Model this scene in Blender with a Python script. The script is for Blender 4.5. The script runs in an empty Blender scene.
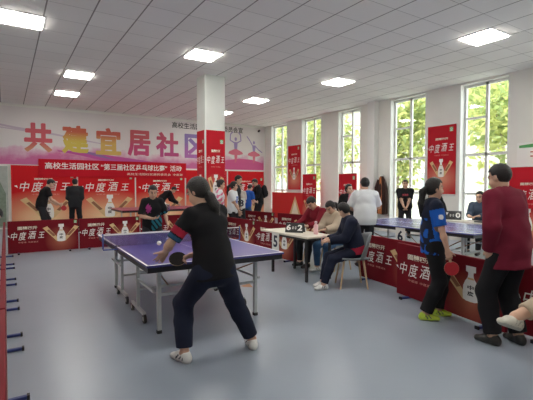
import bpy, math, random
import numpy as np
from mathutils import Vector, Matrix

# ------------------------------------------------------------------ camera, light, exposure
C = bpy.context.scene.collection
S = bpy.context.scene
PITCH, ROLL, YAW, HC, FOC = -0.0372, 0.0016, 0.572, 1.512, 405.9
Fw = Vector((math.sin(YAW)*math.cos(PITCH), math.cos(YAW)*math.cos(PITCH), math.sin(PITCH)))
Rt = Vector((math.cos(YAW), -math.sin(YAW), 0)); Up = Rt.cross(Fw)
R2 = math.cos(ROLL)*Rt+math.sin(ROLL)*Up; U2 = -math.sin(ROLL)*Rt+math.cos(ROLL)*Up
cam = bpy.data.objects.new('camera', bpy.data.cameras.new('camera')); C.objects.link(cam)
cam.matrix_world = Matrix(((R2.x, U2.x, -Fw.x, 0), (R2.y, U2.y, -Fw.y, 0), (R2.z, U2.z, -Fw.z, HC), (0, 0, 0, 1)))
cam.data.sensor_width = 36; cam.data.lens = FOC/533*36; cam.data.clip_start = .05; cam.data.clip_end = 300
S.camera = cam
W = bpy.data.worlds.new('overcast_sky'); S.world = W; W.use_nodes = True
wn = W.node_tree.nodes; wl = W.node_tree.links
SKY = 2.7
bg = wn['Background']; bg.inputs['Strength'].default_value = SKY
bg.inputs['Color'].default_value = (.93, .97, 1, 1)
PANEL = 17
sun = bpy.data.objects.new('sun', bpy.data.lights.new('sun', 'SUN')); C.objects.link(sun)      # stands behind the hall: lights the yard and trees, never enters the windows
sun.data.energy = 5.0; sun.data.angle = .05; sun.data.color = (1, .95, .86); sun.rotation_euler = (math.radians(12), math.radians(-42), 0)
S.cycles.diffuse_bounces = 8; S.cycles.max_bounces = 12; S.cycles.transparent_max_bounces = 16
S.view_settings.view_transform = 'Standard'; S.view_settings.look = 'None'
S.view_settings.gamma = 1; S.view_settings.use_curve_mapping = False
S.view_settings.exposure = 0.95
PI = math.pi

# ------------------------------------------------------------------ materials
MATS = {}
def mat(name, col=(.5, .5, .5), rough=.6, metal=0, spec=.5, bump=0, bscale=60, var=0, vscale=8, emit=0):
    if name in MATS: return MATS[name]
    m = bpy.data.materials.new(name); m.use_nodes = True; MATS[name] = m
    nt = m.node_tree; b = nt.nodes['Principled BSDF']
    b.inputs['Base Color'].default_value = (*col, 1); b.inputs['Roughness'].default_value = rough
    b.inputs['Metallic'].default_value = metal; b.inputs['Specular IOR Level'].default_value = spec
    if emit:
        b.inputs['Emission Color'].default_value = (*col, 1); b.inputs['Emission Strength'].default_value = emit
    if bump or var:
        tc = nt.nodes.new('ShaderNodeTexCoord')
    if var:
        n = nt.nodes.new('ShaderNodeTexNoise'); n.inputs['Scale'].default_value = vscale; n.inputs['Detail'].default_value = 4
        nt.links.new(tc.outputs['Object'], n.inputs['Vector'])
        r = nt.nodes.new('ShaderNodeValToRGB'); r.color_ramp.elements[0].position = .3; r.color_ramp.elements[1].position = .7
        r.color_ramp.elements[0].color = (*[c*(1-var) for c in col], 1); r.color_ramp.elements[1].color = (*[min(1, c*(1+var)) for c in col], 1)
        nt.links.new(n.outputs['Fac'], r.inputs['Fac']); nt.links.new(r.outputs['Color'], b.inputs['Base Color'])
    if bump:
        n = nt.nodes.new('ShaderNodeTexNoise'); n.inputs['Scale'].default_value = bscale; n.inputs['Detail'].default_value = 3
        nt.links.new(tc.outputs['Object'], n.inputs['Vector'])
        bp = nt.nodes.new('ShaderNodeBump'); bp.inputs['Strength'].default_value = bump; bp.inputs['Distance'].default_value = .02
        nt.links.new(n.outputs['Fac'], bp.inputs['Height']); nt.links.new(bp.outputs['Normal'], b.inputs['Normal'])
    return m
def math_node(nt, op, a, b=None, c=None):
    n = nt.nodes.new('ShaderNodeMath'); n.operation = op
    for i, v in enumerate((a, b, c)):
        if v is None: continue
        if isinstance(v, (int, float)): n.inputs[i].default_value = v
        else: nt.links.new(v, n.inputs[i])
    return n.outputs[0]
def glow_print(name, base, glow, cx, cz, rx, rz, rough=.6):
    """printed artwork: flat base ink with a lighter round ground behind the bottle"""
    m = mat(name, base, rough, spec=.18); nt = m.node_tree; b = nt.nodes['Principled BSDF']
    tc = nt.nodes.new('ShaderNodeTexCoord'); sp = nt.nodes.new('ShaderNodeSeparateXYZ')
    nt.links.new(tc.outputs['Generated'], sp.inputs[0])
    dx = math_node(nt, 'DIVIDE', math_node(nt, 'SUBTRACT', sp.outputs[0], cx), rx)
    dz = math_node(nt, 'DIVIDE', math_node(nt, 'SUBTRACT', sp.outputs[2], cz), rz)
    d = math_node(nt, 'SQRT', math_node(nt, 'ADD', math_node(nt, 'MULTIPLY', dx, dx), math_node(nt, 'MULTIPLY', dz, dz)))
    r = nt.nodes.new('ShaderNodeValToRGB'); e = r.color_ramp.elements
    e[0].position = .1; e[0].color = (*glow, 1); e[1].position = 1; e[1].color = (*base, 1)
    x = e.new(.5); x.color = (*[.45*g+.55*q for g, q in zip(glow, base)], 1)
    nt.links.new(d, r.inputs['Fac']); nt.links.new(r.outputs['Color'], b.inputs['Base Color'])
    return m

# ------------------------------------------------------------------ mesh builder
class MB:
    def __init__(s): s.v = []; s.f = []; s.m = []; s.sm = []; s.mats = []
    def mi(s, m):
        if m not in s.mats: s.mats.append(m)
        return s.mats.index(m)
    def add(s, v, f, m, smooth=False, M=None):
        o = len(s.v); i = s.mi(m)
        s.v += [tuple(M@Vector(p)) for p in v] if M is not None else [tuple(p) for p in v]
        s.f += [tuple(k+o for k in q) for q in f]; s.m += [i]*len(f); s.sm += [smooth]*len(f)
        return s
    def box(s, x0, x1, y0, y1, z0, z1, m, bev=0, M=None):
        if bev <= 0:
            v = [(x, y, z) for x in (x0, x1) for y in (y0, y1) for z in (z0, z1)]
            return s.add(v, [(0, 1, 3, 2), (4, 6, 7, 5), (0, 4, 5, 1), (2, 3, 7, 6), (0, 2, 6, 4), (1, 5, 7, 3)], m, M=M)
        import bmesh
        b = bmesh.new(); bmesh.ops.create_cube(b, size=1)
        for q in b.verts: q.co = ((x0+x1)/2+q.co.x*(x1-x0), (y0+y1)/2+q.co.y*(y1-y0), (z0+z1)/2+q.co.z*(z1-z0))
        bmesh.ops.bevel(b, geom=b.edges[:], offset=bev, segments=2, affect='EDGES', profile=.5)
        b.verts.index_update()
        s.add([q.co[:] for q in b.verts], [[q.index for q in f.verts] for f in b.faces], m, M=M); b.free(); return s
    def tube(s, pts, r, m, n=10, cap=True, M=None):
        pts = [Vector(p) for p in pts]; v = []; f = []; rs = r if isinstance(r, (list, tuple)) else [r]*len(pts)
        ref = None
        for i, p in enumerate(pts):
            t = (pts[min(i+1, len(pts)-1)]-pts[max(i-1, 0)]).normalized()
            if ref is None: ref = Vector((0, 0, 1)) if abs(t.z) < .9 else Vector((1, 0, 0))
            a = t.cross(ref).normalized(); b = a.cross(t).normalized(); ref = b
            for k in range(n):
                q = 2*PI*k/n; v.append(p+(a*math.cos(q)+b*math.sin(q))*rs[i])
        for i in range(len(pts)-1):
            for k in range(n): f.append((i*n+k, i*n+(k+1) % n, (i+1)*n+(k+1) % n, (i+1)*n+k))
        s.add(v, f, m, True, M)
        if cap:
            L = len(pts)-1
            s.add(v[:n], [tuple(range(n))], m, M=M); s.add(v[L*n:], [tuple(reversed(range(n)))], m, M=M)
        return s
    def lathe(s, prof, m, c=(0, 0, 0), n=20, M=None):
        v = []; f = []
        for r, z in prof:
            for k in range(n): q = 2*PI*k/n; v.append((c[0]+r*math.cos(q), c[1]+r*math.sin(q), c[2]+z))
        for i in range(len(prof)-1):
            for k in range(n): f.append((i*n+k, i*n+(k+1) % n, (i+1)*n+(k+1) % n, (i+1)*n+k))
        s.add(v, f, m, True, M); return s
    def poly(s, pts, m, y=0):          # flat print in the xz plane, facing -y
        a = sum(pts[i][0]*pts[(i+1) % len(pts)][1]-pts[(i+1) % len(pts)][0]*pts[i][1] for i in range(len(pts)))
        if a < 0: pts = pts[::-1]
        return s.add([(u, y, w) for u, w in pts], [tuple(range(len(pts)))], m)
    def disc(s, u, w, ru, rw, m, y=0, n=18):
        return s.poly([(u+ru*math.cos(2*PI*k/n), w+rw*math.sin(2*PI*k/n)) for k in range(n)], m, y)
    def text(s, body, u, w, wd, ht, m, y=0, bold=.012, shear=0):   # lower left corner, fitted size
        v, f = glyphs(body, bold, shear)
        return s.add([(u+p[0]*wd, y, w+p[1]*ht) for p in v], f, m)
    def build(s, name, parent=None, loc=None, rz=0):
        me = bpy.data.meshes.new(name); me.from_pydata([tuple(p) for p in s.v], [], s.f)
        for m in s.mats: me.materials.append(m)
        me.polygons.foreach_set('material_index', s.m); me.polygons.foreach_set('use_smooth', s.sm); me.update()
        o = bpy.data.objects.new(name, me); C.objects.link(o)
        if parent: o.parent = parent
        if loc: o.location = loc; o.rotation_euler.z = rz
        return o
GL = {}
def glyphs(body, bold, shear):
    k = (body, bold, shear)
    if k not in GL:
        c = bpy.data.curves.new('lettering', 'FONT'); c.body = body; c.resolution_u = 2; c.offset = bold; c.shear = shear
        o = bpy.data.objects.new('lettering', c); C.objects.link(o); bpy.context.view_layer.update()
        me = bpy.data.meshes.new_from_object(o.evaluated_get(bpy.context.evaluated_depsgraph_get()))
        v = [p.co[:] for p in me.vertices]; f = [tuple(p.vertices) for p in me.polygons]
        bpy.data.objects.remove(o); bpy.data.curves.remove(c); bpy.data.meshes.remove(me)
        xs = [p[0] for p in v]; ys = [p[1] for p in v]
        x0, x1, y0, y1 = min(xs), max(xs), min(ys), max(ys)
        GL[k] = ([((p[0]-x0)/(x1-x0), (p[1]-y0)/(y1-y0)) for p in v], f)
    return GL[k]
def tag(o, label=None, cat=None, group=None, kind=None):
    if label: o['label'] = label
    if cat: o['category'] = cat
    if group: o['group'] = group
    if kind: o['kind'] = kind
    return o
def thing(name, label, cat, loc=(0, 0, 0), rz=0, group=None):
    o = bpy.data.objects.new(name, None); C.objects.link(o); o.empty_display_size = .1
    o.location = loc; o.rotation_euler.z = rz
    return tag(o, label, cat, group)
def struct(o): o['kind'] = 'structure'; return o
def dup(root, loc, rz, label=None):
    r = root.copy(); C.objects.link(r); r.location = loc; r.rotation_euler.z = rz
    if label: r['label'] = label
    for ch in root.children:
        c = ch.copy(); C.objects.link(c); c.parent = r
        for g in ch.children: d = g.copy(); C.objects.link(d); d.parent = c
    return r

# ------------------------------------------------------------------ the room
H = 4.255; RX = 10.4; BY = 16.3; LX = -3.6; FY = -3.2; WT = .28
wallm = mat('wall_paint', (.83, .82, .775), .8, var=.03, vscale=1.5)
white = mat('white_gloss_paint', (.82, .82, .80), .4)
# floor: blue grey epoxy
fm = mat('floor_epoxy', (.27, .31, .36), .32, spec=.42)
nt = fm.node_tree; b = nt.nodes['Principled BSDF']
tc = nt.nodes.new('ShaderNodeTexCoord'); nz = nt.nodes.new('ShaderNodeTexNoise'); nz.inputs['Scale'].default_value = .9; nz.inputs['Detail'].default_value = 5
nt.links.new(tc.outputs['Object'], nz.inputs['Vector'])
rp = nt.nodes.new('ShaderNodeValToRGB'); rp.color_ramp.elements[0].color = (.235, .28, .34, 1); rp.color_ramp.elements[1].color = (.305, .35, .41, 1)
nt.links.new(nz.outputs['Fac'], rp.inputs['Fac']); nt.links.new(rp.outputs['Color'], b.inputs['Base Color'])
nb = nt.nodes.new('ShaderNodeTexNoise'); nb.inputs['Scale'].default_value = 5; nt.links.new(tc.outputs['Object'], nb.inputs['Vector'])
bp = nt.nodes.new('ShaderNodeBump'); bp.inputs['Strength'].default_value = .04; nt.links.new(nb.outputs['Fac'], bp.inputs['Height']); nt.links.new(bp.outputs['Normal'], b.inputs['Normal'])
struct(MB().box(LX-.2, RX+WT, FY-.2, BY+.2, -.15, 0, fm).build('floor'))
# ceiling: 0.655 m lay-in tiles, wide joints along the room, thin joints across
cm = mat('ceiling_tile', (.70, .69, .68), .85)
nt = cm.node_tree; b = nt.nodes['Principled BSDF']
tc = nt.nodes.new('ShaderNodeTexCoord'); sp = nt.nodes.new('ShaderNodeSeparateXYZ'); nt.links.new(tc.outputs['Object'], sp.inputs[0])
T = .657
def joint(out, off, w):
    fr = math_node(nt, 'FRACT', math_node(nt, 'DIVIDE', math_node(nt, 'SUBTRACT', out, off-100*T), T))
    return math_node(nt, 'LESS_THAN', math_node(nt, 'MINIMUM', fr, math_node(nt, 'SUBTRACT', 1.0, fr)), w/T)
j1 = joint(sp.outputs[0], .58, .011); j2 = joint(sp.outputs[1], 6.96, .006)
jm = math_node(nt, 'MAXIMUM', j1, math_node(nt, 'MULTIPLY', j2, .6))
wv = nt.nodes.new('ShaderNodeTexWhiteNoise'); wv.noise_dimensions = '2D'
cb = nt.nodes.new('ShaderNodeCombineXYZ')
nt.links.new(math_node(nt, 'FLOOR', math_node(nt, 'DIVIDE', math_node(nt, 'SUBTRACT', sp.outputs[0], .58-100*T), T)), cb.inputs[0])
nt.links.new(math_node(nt, 'FLOOR', math_node(nt, 'DIVIDE', math_node(nt, 'SUBTRACT', sp.outputs[1], 6.96-100*T), T)), cb.inputs[1])
nt.links.new(cb.outputs[0], wv.inputs['Vector'])
rp = nt.nodes.new('ShaderNodeValToRGB'); rp.color_ramp.elements[0].color = (.85, .83, .81, 1); rp.color_ramp.elements[1].color = (.89, .875, .855, 1)
nt.links.new(wv.outputs['Value'], rp.inputs['Fac'])
mx = nt.nodes.new('ShaderNodeMix'); mx.data_type = 'RGBA'
nt.links.new(jm, mx.inputs['Factor']); nt.links.new(rp.outputs['Color'], mx.inputs['A']); mx.inputs['B'].default_value = (.30, .28, .27, 1)
nt.links.new(mx.outputs['Result'], b.inputs['Base Color'])
struct(MB().box(LX-.2, RX+WT, FY-.2, BY+.2, H, H+.15, cm).build('ceiling'))
struct(MB().box(LX-.2, RX+WT, BY, BY+.2, 0, H, wallm).build('wall_back'))
struct(MB().box(LX-.2, LX, FY-.2, BY, 0, H, wallm).build('wall_left'))
struct(MB().box(LX, RX+WT, FY-.2, FY, 0, H, wallm).build('wall_front'))
WINS = [(14.51, 15.75), (12.24, 13.45), (10.15, 11.25), (7.55, 8.83), (5.22, 6.46), (2.6, 3.85), (.2, 1.45)]
SILL = .42; TOP = 4.2
w = MB(); ys = FY
for a, c in sorted(WINS):
    w.box(RX, RX+WT, ys, a, 0, H, wallm); w.box(RX, RX+WT, a, c, 0, SILL, wallm); w.box(RX, RX+WT, a, c, TOP, H, wallm); ys = c
w.box(RX, RX+WT, ys, BY, 0, H, wallm)
struct(w.build('wall_right'))
struct(MB().box(RX-.22, RX, 9.32, 9.62, 0, H, white, .01).build('pilaster'))
sk = MB(); sk.box(LX, RX, BY-.012, BY, 0, .1, white); struct(sk.build('baseboard_back'))
# windows
glass = bpy.data.materials.new('window_glass'); glass.use_nodes = True; nt = glass.node_tree
nt.nodes.remove(nt.nodes['Principled BSDF'])
tr = nt.nodes.new('ShaderNodeBsdfTransparent'); tr.inputs[0].default_value = (.93, .96, .94, 1)
gs = nt.nodes.new('ShaderNodeBsdfGlossy'); gs.inputs['Roughness'].default_value = .02
fr = nt.nodes.new('ShaderNodeLayerWeight'); fr.inputs[0].default_value = .08
ms = nt.nodes.new('ShaderNodeMixShader'); nt.links.new(fr.outputs[1], ms.inputs[0]); nt.links.new(tr.outputs[0], ms.inputs[1]); nt.links.new(gs.outputs[0], ms.inputs[2])
nt.links.new(ms.outputs[0], nt.nodes['Material Output'].inputs[0])
framem = mat('window_frame_white', (.80, .81, .79), .4)
for i, (a, c) in enumerate(WINS):
    r = struct(thing(f'window_{i+1}', None, None, (RX, a, 0)))
    d = c-a; f = MB(); x0, x1 = .17, .24; mid = d*.5
    f.box(x0, x1, 0, .06, SILL, TOP, framem); f.box(x0, x1, d-.06, d, SILL, TOP, framem); f.box(x0, x1, mid-.035, mid+.035, SILL, TOP, framem)
    for z in (SILL+.03, TOP-.03, 2.33): f.box(x0, x1, .06, d-.06, z-.035, z+.035, framem)
    f.box(x0, x1, .06, d-.06, 1.25, 1.31, framem); f.box(x0, x1, mid, d-.06, 3.28, 3.33, framem)
    f.box(x0-.03, x0, mid-.05, mid-.035, 2.6, 2.75, mat('handle_grey', (.5, .5, .5), .4))
    f.build('window_frame', r)
    MB().box(.2, .206, .06, d-.06, SILL, TOP, glass).build('pane', r)
    sl = MB(); sl.box(-.03, .17, -.03, d+.03, SILL-.03, SILL+.004, white, .004); sl.build('window_sill', r)
    # deep white reveal on both jambs
    rv = MB(); rv.box(-.004, .17, d-.004, d+.03, SILL, TOP, white); rv.box(-.004, .17, -.03, .004, SILL, TOP, white); rv.build('reveal', r)
# square column
colm = mat('column_paint', (.70, .73, .69), .7, var=.03, vscale=2)
struct(MB().box(4.2, 4.76, 9.35, 9.86, 0, H, colm, .012).build('column'))
# ------------------------------------------------------------------ ceiling lights
led = mat('led_diffuser', (1, .95, .875), .5, emit=PANEL)
steel = mat('white_steel', (.75, .75, .75), .4)
lights = [(-.01, 7.65, 'large white ceiling light panel at the left edge of the ceiling'), (1.3, 10.84, 'small-looking ceiling light panel in front of the one nearest the mural wall on the left'),
          (1.31, 13.3, 'ceiling light panel on the left nearest the mural wall'), (3.27, 7.73, 'ceiling light panel just in front of the square column'),
          (7.2, 7.84, 'ceiling light panel in the middle of the right half, before the third window'), (7.19, 3.93, 'big bright ceiling light panel near the tall right window'),
          (6.6, 11.07, 'ceiling light panel right of the square column'), (6.65, 13.66, 'ceiling light panel half hidden behind the square column')]
hidden = [(-1.97, 3.9), (1.3, 3.9), (3.92, 3.55), (1.3, .3), (4.55, .3), (7.2, .3), (-1.97, 11), (3.9, 13.5)]
proto = None
for x, y, lab in lights+[(x, y, 'ceiling light panel outside the view') for x, y in hidden[:6]]:
    if proto is None:
        proto = thing('ceiling_light', lab, 'light', (x+.3, y+.3, H), 0, 'square LED panels set in the ceiling')
        f = MB(); a = .322
        for q in ((-a, a, -a, -a+.025), (-a, a, a-.025, a), (-a, -a+.025, -a+.025, a-.025), (a-.025, a, -a+.025, a-.025)): f.box(*q, -.014, .0, steel)
        f.build('frame', proto); MB().box(-a+.025, a-.025, -a+.025, a-.025, -.03, 0, led).build('diffuser', proto)
    else: dup(proto, (x+.3, y+.3, H), 0, lab)

# ------------------------------------------------------------------ outdoors
gm = mat('courtyard_paving', (.55, .54, .50), .9, var=.1)
struct(MB().box(RX+WT+.01, 60, -30, 60, -.4, -.3, gm).build('ground_outside'))
def leaf(name, col):
    m = mat(name, col, .6, var=.3, vscale=3); n = m.node_tree; t_ = n.nodes.new('ShaderNodeBsdfTranslucent'); t_.inputs[0].default_value = (*[min(1, c*1.5) for c in col], 1)
    x_ = n.nodes.new('ShaderNodeMixShader'); x_.inputs[0].default_value = .5; n.links.new(n.nodes['Principled BSDF'].outputs[0], x_.inputs[1]); n.links.new(t_.outputs[0], x_.inputs[2]); n.links.new(x_.outputs[0], n.nodes['Material Output'].inputs[0]); return m
leafm = [leaf('leaf_yellow_green', (.34, .36, .13)), leaf('leaf_green', (.20, .25, .09))]
barkm = mat('bark', (.22, .17, .12), .9, bump=.4, bscale=20)
def tree(loc, h, seed, label, r=2.0):
    rg = random.Random(seed); t = thing('tree', label, 'tree', loc, 0, 'trees outside the windows')
    tb = MB(); tb.tube([(0, 0, 0), (.05, .03, h*.3), (-.04, .08, h*.6), (.05, 0, h*.85)], [.15, .12, .08, .03], barkm)
    cl = []
    for k in range(9):
        a = rg.uniform(0, 2*PI); z = h*rg.uniform(.35, .9); e = Vector((math.cos(a)*r*.6, math.sin(a)*r*.6, z+.5)); s0 = Vector((0, .05, z-.4))
        tb.tube([s0, (s0+e)/2+Vector((0, 0, .12)), e], [.05, .035, .015], barkm, 6); cl.append(e)
    tb.build('trunk', t)
    v = []; f = []; mi = []
    fo = MB()
    lim = lambda sg: max(-1.7*sg, min(1.7*sg, rg.gauss(0, sg)))
    for k in range(2100):
        c = rg.choice(cl); p = c+Vector((lim(r*.3), lim(r*.3), lim(.6)))
        n = Vector((rg.gauss(0, 1), rg.gauss(0, 1), rg.gauss(.6, 1))).normalized(); u = n.orthogonal().normalized(); u = Matrix.Rotation(rg.uniform(0, 6.28), 3, n)@u; w_ = n.cross(u)
        L = rg.uniform(.12, .22)
        fo.add([p-u*L, p+w_*L*.45, p+u*L, p-w_*L*.45], [(0, 1, 2, 3)], leafm[0 if rg.random() < .62 else 1])
    fo.build('foliage', t)
tree((14.6, 7.0, -.3), 5.0, 1, 'leafy yellow-green tree outside the tall window nearest the camera', 1.75)
tree((14.8, 12.2, -.3), 5.4, 2, 'tree outside the second window from the right, beside a pale building', 1.5)
tree((14.6, 17.0, -.3), 5.6, 3, 'tree outside the middle window', 1.75)
tree((15.0, 22.3, -.3), 5.8, 4, 'tree outside the second window from the mural wall', 1.8)
tree((14.8, 28.0, -.3), 5.8, 5, 'tree outside the window nearest the mural wall', 1.8)
tree((20.4, 10.4, -.3), 7.6, 6, 'taller tree set back behind the tree at the nearest tall window', 2.3)
tree((20.4, 26.0, -.3), 7.6, 7, 'tall tree set back outside the second window from the mural wall', 2.4)
tree((20.4, 33.6, -.3), 7.6, 8, 'tall tree set back outside the corner window', 2.4)
bw = mat('pale_render', (.34, .33, .29), .9, var=.05); dk = mat('dark_pane', (.22, .26, .28), .2)
bld = thing('building', 'pale apartment building standing outside behind the trees', 'building', (27, 18, -.3))
q = MB(); q.box(0, 6, -22, 40, 0, 8.5, bw); q.box(-.15, 6, -22, 40, 8.5, 8.8, bw); q.build('wall', bld)
for k in range(12):
    for z in (1.2, 4.6):
        g = MB(); y = -20+k*5; g.box(-.06, 0, y, y+1.9, z, z+1.7, framem); g.box(-.08, -.06, y+.1, y+.9, z+.1, z+1.6, dk); g.box(-.08, -.06, y+1, y+1.8, z+.1, z+1.6, dk); g.build('window', bld)

# ------------------------------------------------------------------ printed advertising
cream = mat('print_cream', (.86, .80, .66), .5); pwhite = mat('print_white', (.88, .87, .84), .5); gold = mat('print_gold', (.72, .50, .25), .5)
brown = mat('print_brown', (.30, .12, .06), .5); black = mat('print_black', (.03, .03, .03), .5); green = mat('print_green', (.15, .42, .17), .5)
pinkred = mat('print_pale_red', (.75, .33, .28), .5)
def bottle_art(m, u, v0, v1, y, spread, kw=1):
    """white bottle with two dark characters, two gift boxes crossing in a V below it"""
    h = v1-v0; r = h*.2*kw
    for sg in (-1, 1):
        bx, tx = u+sg*h*.10, u+sg*spread
        wv_ = h*.17*kw
        m.poly([(bx-wv_*.6*sg, v0-h*.02), (bx+wv_*.7*sg, v0+h*.03), (tx+wv_*.6*sg, v0+h*.80), (tx-wv_*.6*sg, v0+h*.90)], gold, y-.001)
        m.poly([(bx+(tx-bx)*.35-wv_*.32*sg, v0+h*.36), (bx+(tx-bx)*.35+wv_*.32*sg, v0+h*.31), (bx+(tx-bx)*.8+wv_*.28*sg, v0+h*.66), (bx+(tx-bx)*.8-wv_*.28*sg, v0+h*.72)], brown, y-.002)
    pr = [(.55, 0), (.95, .04), (1, .2), (.95, .42), (.72, .56), (.42, .66), (.34, .74), (.34, .82), (.62, .84), (.62, 1)]
    m.poly([(u+r*a, v0+h*z) for a, z in pr]+[(u-r*a, v0+h*z) for a, z in reversed(pr)], pwhite, y-.003)
    m.poly([(u-r*.42, v0+h*.62), (u+r*.42, v0+h*.62), (u+r*.36, v0+h*.67), (u-r*.36, v0+h*.67)], gold, y-.004)
    m.text('中', u-r*.4, v0+h*.33, r*.8, h*.13, black, y-.004, .03); m.text('度', u-r*.4, v0+h*.16, r*.8, h*.13, black, y-.004, .03)
def green_mark(m, u, v, sz, y):
    m.poly([(u, v), (u+sz, v), (u+sz, v+sz*1.15), (u, v+sz*1.15)], green, y-.001)
    m.disc(u+sz*.5, v+sz*.68, sz*.3, sz*.28, pwhite, y-.002); m.disc(u+sz*.5, v+sz*.7, sz*.18, sz*.17, green, y-.003)
    m.poly([(u+sz*.12, v+sz*.1), (u+sz*.88, v+sz*.1), (u+sz*.88, v+sz*.24), (u+sz*.12, v+sz*.24)], pwhite, y-.002)
def ad(m, y, slog, big, tagl, bot, mark):
    m.text('國釀四开', *slog, cream, y-.002, .02)
    bu, bv, bw_, bh = big
    for ch, a, w_, z_, h_ in (('中', 0, .19, .02, .90), ('度', .22, .23, -.06, 1.0), ('酒', .49, .25, .06, .96), ('王', .79, .2, .12, .72)):
        m.text(ch, bu+a*bw_, bv+z_*bh, w_*bw_, h_*bh, pwhite, y-.002, .004, .22)
    m.poly([(bu-.1*bw_, bv+.55*bh), (bu-.03*bw_, bv+.35*bh), (bu-.05*bw_, bv+.6*bh)], pwhite, y-.002)
    m.text('中度酒  中度酒王', *tagl, pinkred, y-.002, .0)
    bottle_art(m, *bot[:3], y, bot[3], bot[4])
    green_mark(m, *mark, y)
barred = glow_print('barrier_print', (.175, .006, .014), (.46, .15, .09), .74, .33, .24, .5)
bared = mat('barrier_red', (.26, .010, .016), .5)
footm = mat('barrier_foot_blue', (.03, .05, .20), .4); rubber = mat('black_rubber', (.02, .02, .02), .6)
BW, BH = 1.4, .72
def make_barrier(label, group):
    t = thing('court_barrier', label, 'barrier', (0, 0, 0), 0, group)
    m = MB(); h0 = .02
    m.box(-BW/2+.006, BW/2-.006, -.018, .018, h0, BH, barred, .006)
    o = -BW/2; y = -.018
    ad(m, y, (o+.19, .525, .37, .075), (o+.06, .31, .65, .18), (o+.2, .235, .38, .032), (o+1.035, .225, .62, .325, 1.12), (o+1.3, .63, .06))
    m.build('panel', t)
    for x in (-.5, .5):
        f = MB(); f.box(x-.018, x+.018, -.15, .15, .004, .03, footm, .006)
        for yy in (-.15, .135): f.box(x-.02, x+.02, yy, yy+.018, 0, .034, rubber)
        f.build('foot', t)
    return t
base = None
def barrier(far, near, label, group):     # panel text runs from `far` to `near`
    global base
    a, c = Vector(far), Vector(near); d = c-a; rz = math.atan2(d.y, d.x); l = ((a.x+c.x)/2, (a.y+c.y)/2, 0)
    if base is None: base = make_barrier(label, group); base.location = l; base.rotation_euler.z = rz; return base
    o = dup(base, l, rz, label); o['group'] = group; o.scale.x = max(1, d.length/BW); return o
g1 = 'red barriers along the back of the court'
barrier((0.02, 10.28), (1.42, 10.28), 'red advertising barrier at the left end of the row behind the blue table', g1)
barrier((1.43, 10.28), (2.83, 10.28), 'red advertising barrier behind the net end of the blue table, second from the left', g1)
barrier((2.84, 10.28), (4.24, 10.28), 'red advertising barrier behind the facing player, ending near the square column', g1)
g2 = 'red barriers along the right side of the court'
barrier((4.62, 9.06), (4.66, 7.68), 'red barrier seen just right of the near player, behind the net end', g2)
barrier((4.66, 7.64), (4.72, 6.26), 'red barrier behind the score board and the sheet numbered 5', g2)
barrier((4.90, 4.76), (4.67, 3.22), 'dark red barrier right of the grey chair, below the man in the white tee', g2)
barrier((4.56, 3.72), (4.23, 2.08), 'dark red barrier behind the legs of the woman in blue', g2)
barrier((4.36, 2.06), (4.36, .50), 'red barrier at the right edge behind the man in the maroon jacket', g2)
g3 = 'red barriers of the far aisle'
barrier((6.28, 11.0), (6.44, 9.58), 'far red barrier in front of the person with the black backpack', g3)
barrier((6.50, 9.5), (6.70, 8.1), 'far red barrier above the score board, left of the seated man in red', g3)
barrier((6.74, 8.06), (6.98, 6.66), 'far red barrier mostly hidden behind the seated pair at the score table', g3)
g4 = 'barriers of the left row'
for k in range(6):
    barrier((-.03, 10.16-1.42*(k+1)+.01), (-.03, 10.16-1.42*k), 'red barrier of the left row, seen nearly edge-on with blue feet', g4)

# posters
posterm = glow_print('poster_print', (.62, .010, .016), (.90, .66, .38), .5, .14, 1.0, .48)
tallm = glow_print('tall_poster_print', (.50, .010, .022), (.74, .32, .22), .5, .22, .75, .25)
frw = mat('poster_edge', (.80, .74, .68), .6)
def poster_big(x0, x1, h, label):
    w_ = x1-x0; t = thing('backdrop_poster', label, 'poster', (x0, BY-.06, 0), 0, 'square red posters along the mural wall')
    m = MB(); m.box(0, w_, 0, .04, .02, h, posterm)
    y = 0
    ad(m, y, (w_*.34, h-.50, w_*.28, .07), (w_*.12, h-.90, w_*.78, .36), (w_*.3, h-1.03, w_*.42, .05), (w_*.54, h-1.86, h-1.02, w_*.37, 1.1), (w_*.9, h-.42, .1))
    m.build('printed_panel', t)
    f = MB(); f.box(-.02, 0, -.01, .05, 0, h+.02, frw); f.box(w_, w_+.02, -.01, .05, 0, h+.02, frw); f.box(0, w_, -.01, .05, h, h+.02, frw); f.build('frame', t)
poster_big(.17, 2.2, 2.17, 'red liquor poster at the left end of the mural wall, behind the red bat')
poster_big(2.25, 4.29, 2.15, 'red liquor poster under the middle of the event banner, bottle in full view')
poster_big(4.34, 6.36, 2.13, 'red liquor poster behind the facing player, under the end of the banner')
poster_big(6.42, 8.34, 2.13, 'red liquor poster mostly hidden by the square column')
poster_big(8.4, 10.3, 2.13, 'red liquor poster under the pink dancers of the mural')
def tall_art(m, w_, h, y):
    ad(m, y, (w_*.29, h-.42, w_*.44, .065), (w_*.06, h-.76, w_*.88, .25), (w_*.26, h-.86, w_*.5, .035), (w_*.5, h-1.46, h-.95, w_*.36, .9), (w_*.78, h-.2, w_*.12))
def wall_banner(y0, y1, z0, z1, label):      # hangs on the window wall
    w_ = y1-y0; t = thing('wall_banner', label, 'banner', (RX-.03, y1, z0), -PI/2, 'red banners hung between the windows')
    m = MB(); m.box(0, w_, 0, .012, .0, z1-z0, tallm); tall_art(m, w_, z1-z0, 0); m.build('print', t)
    r = MB(); r.tube([(-.02, .006, z1-z0), (w_+.02, .006, z1-z0)], .014, steel); r.build('top_rail', t)
    r = MB(); r.tube([(-.02, .006, 0), (w_+.02, .006, 0)], .014, steel); r.build('bottom_rail', t)
wall_banner(13.5, 14.38, 1.3, 3.2, 'red banner hung high between the two windows nearest the mural wall')
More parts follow.
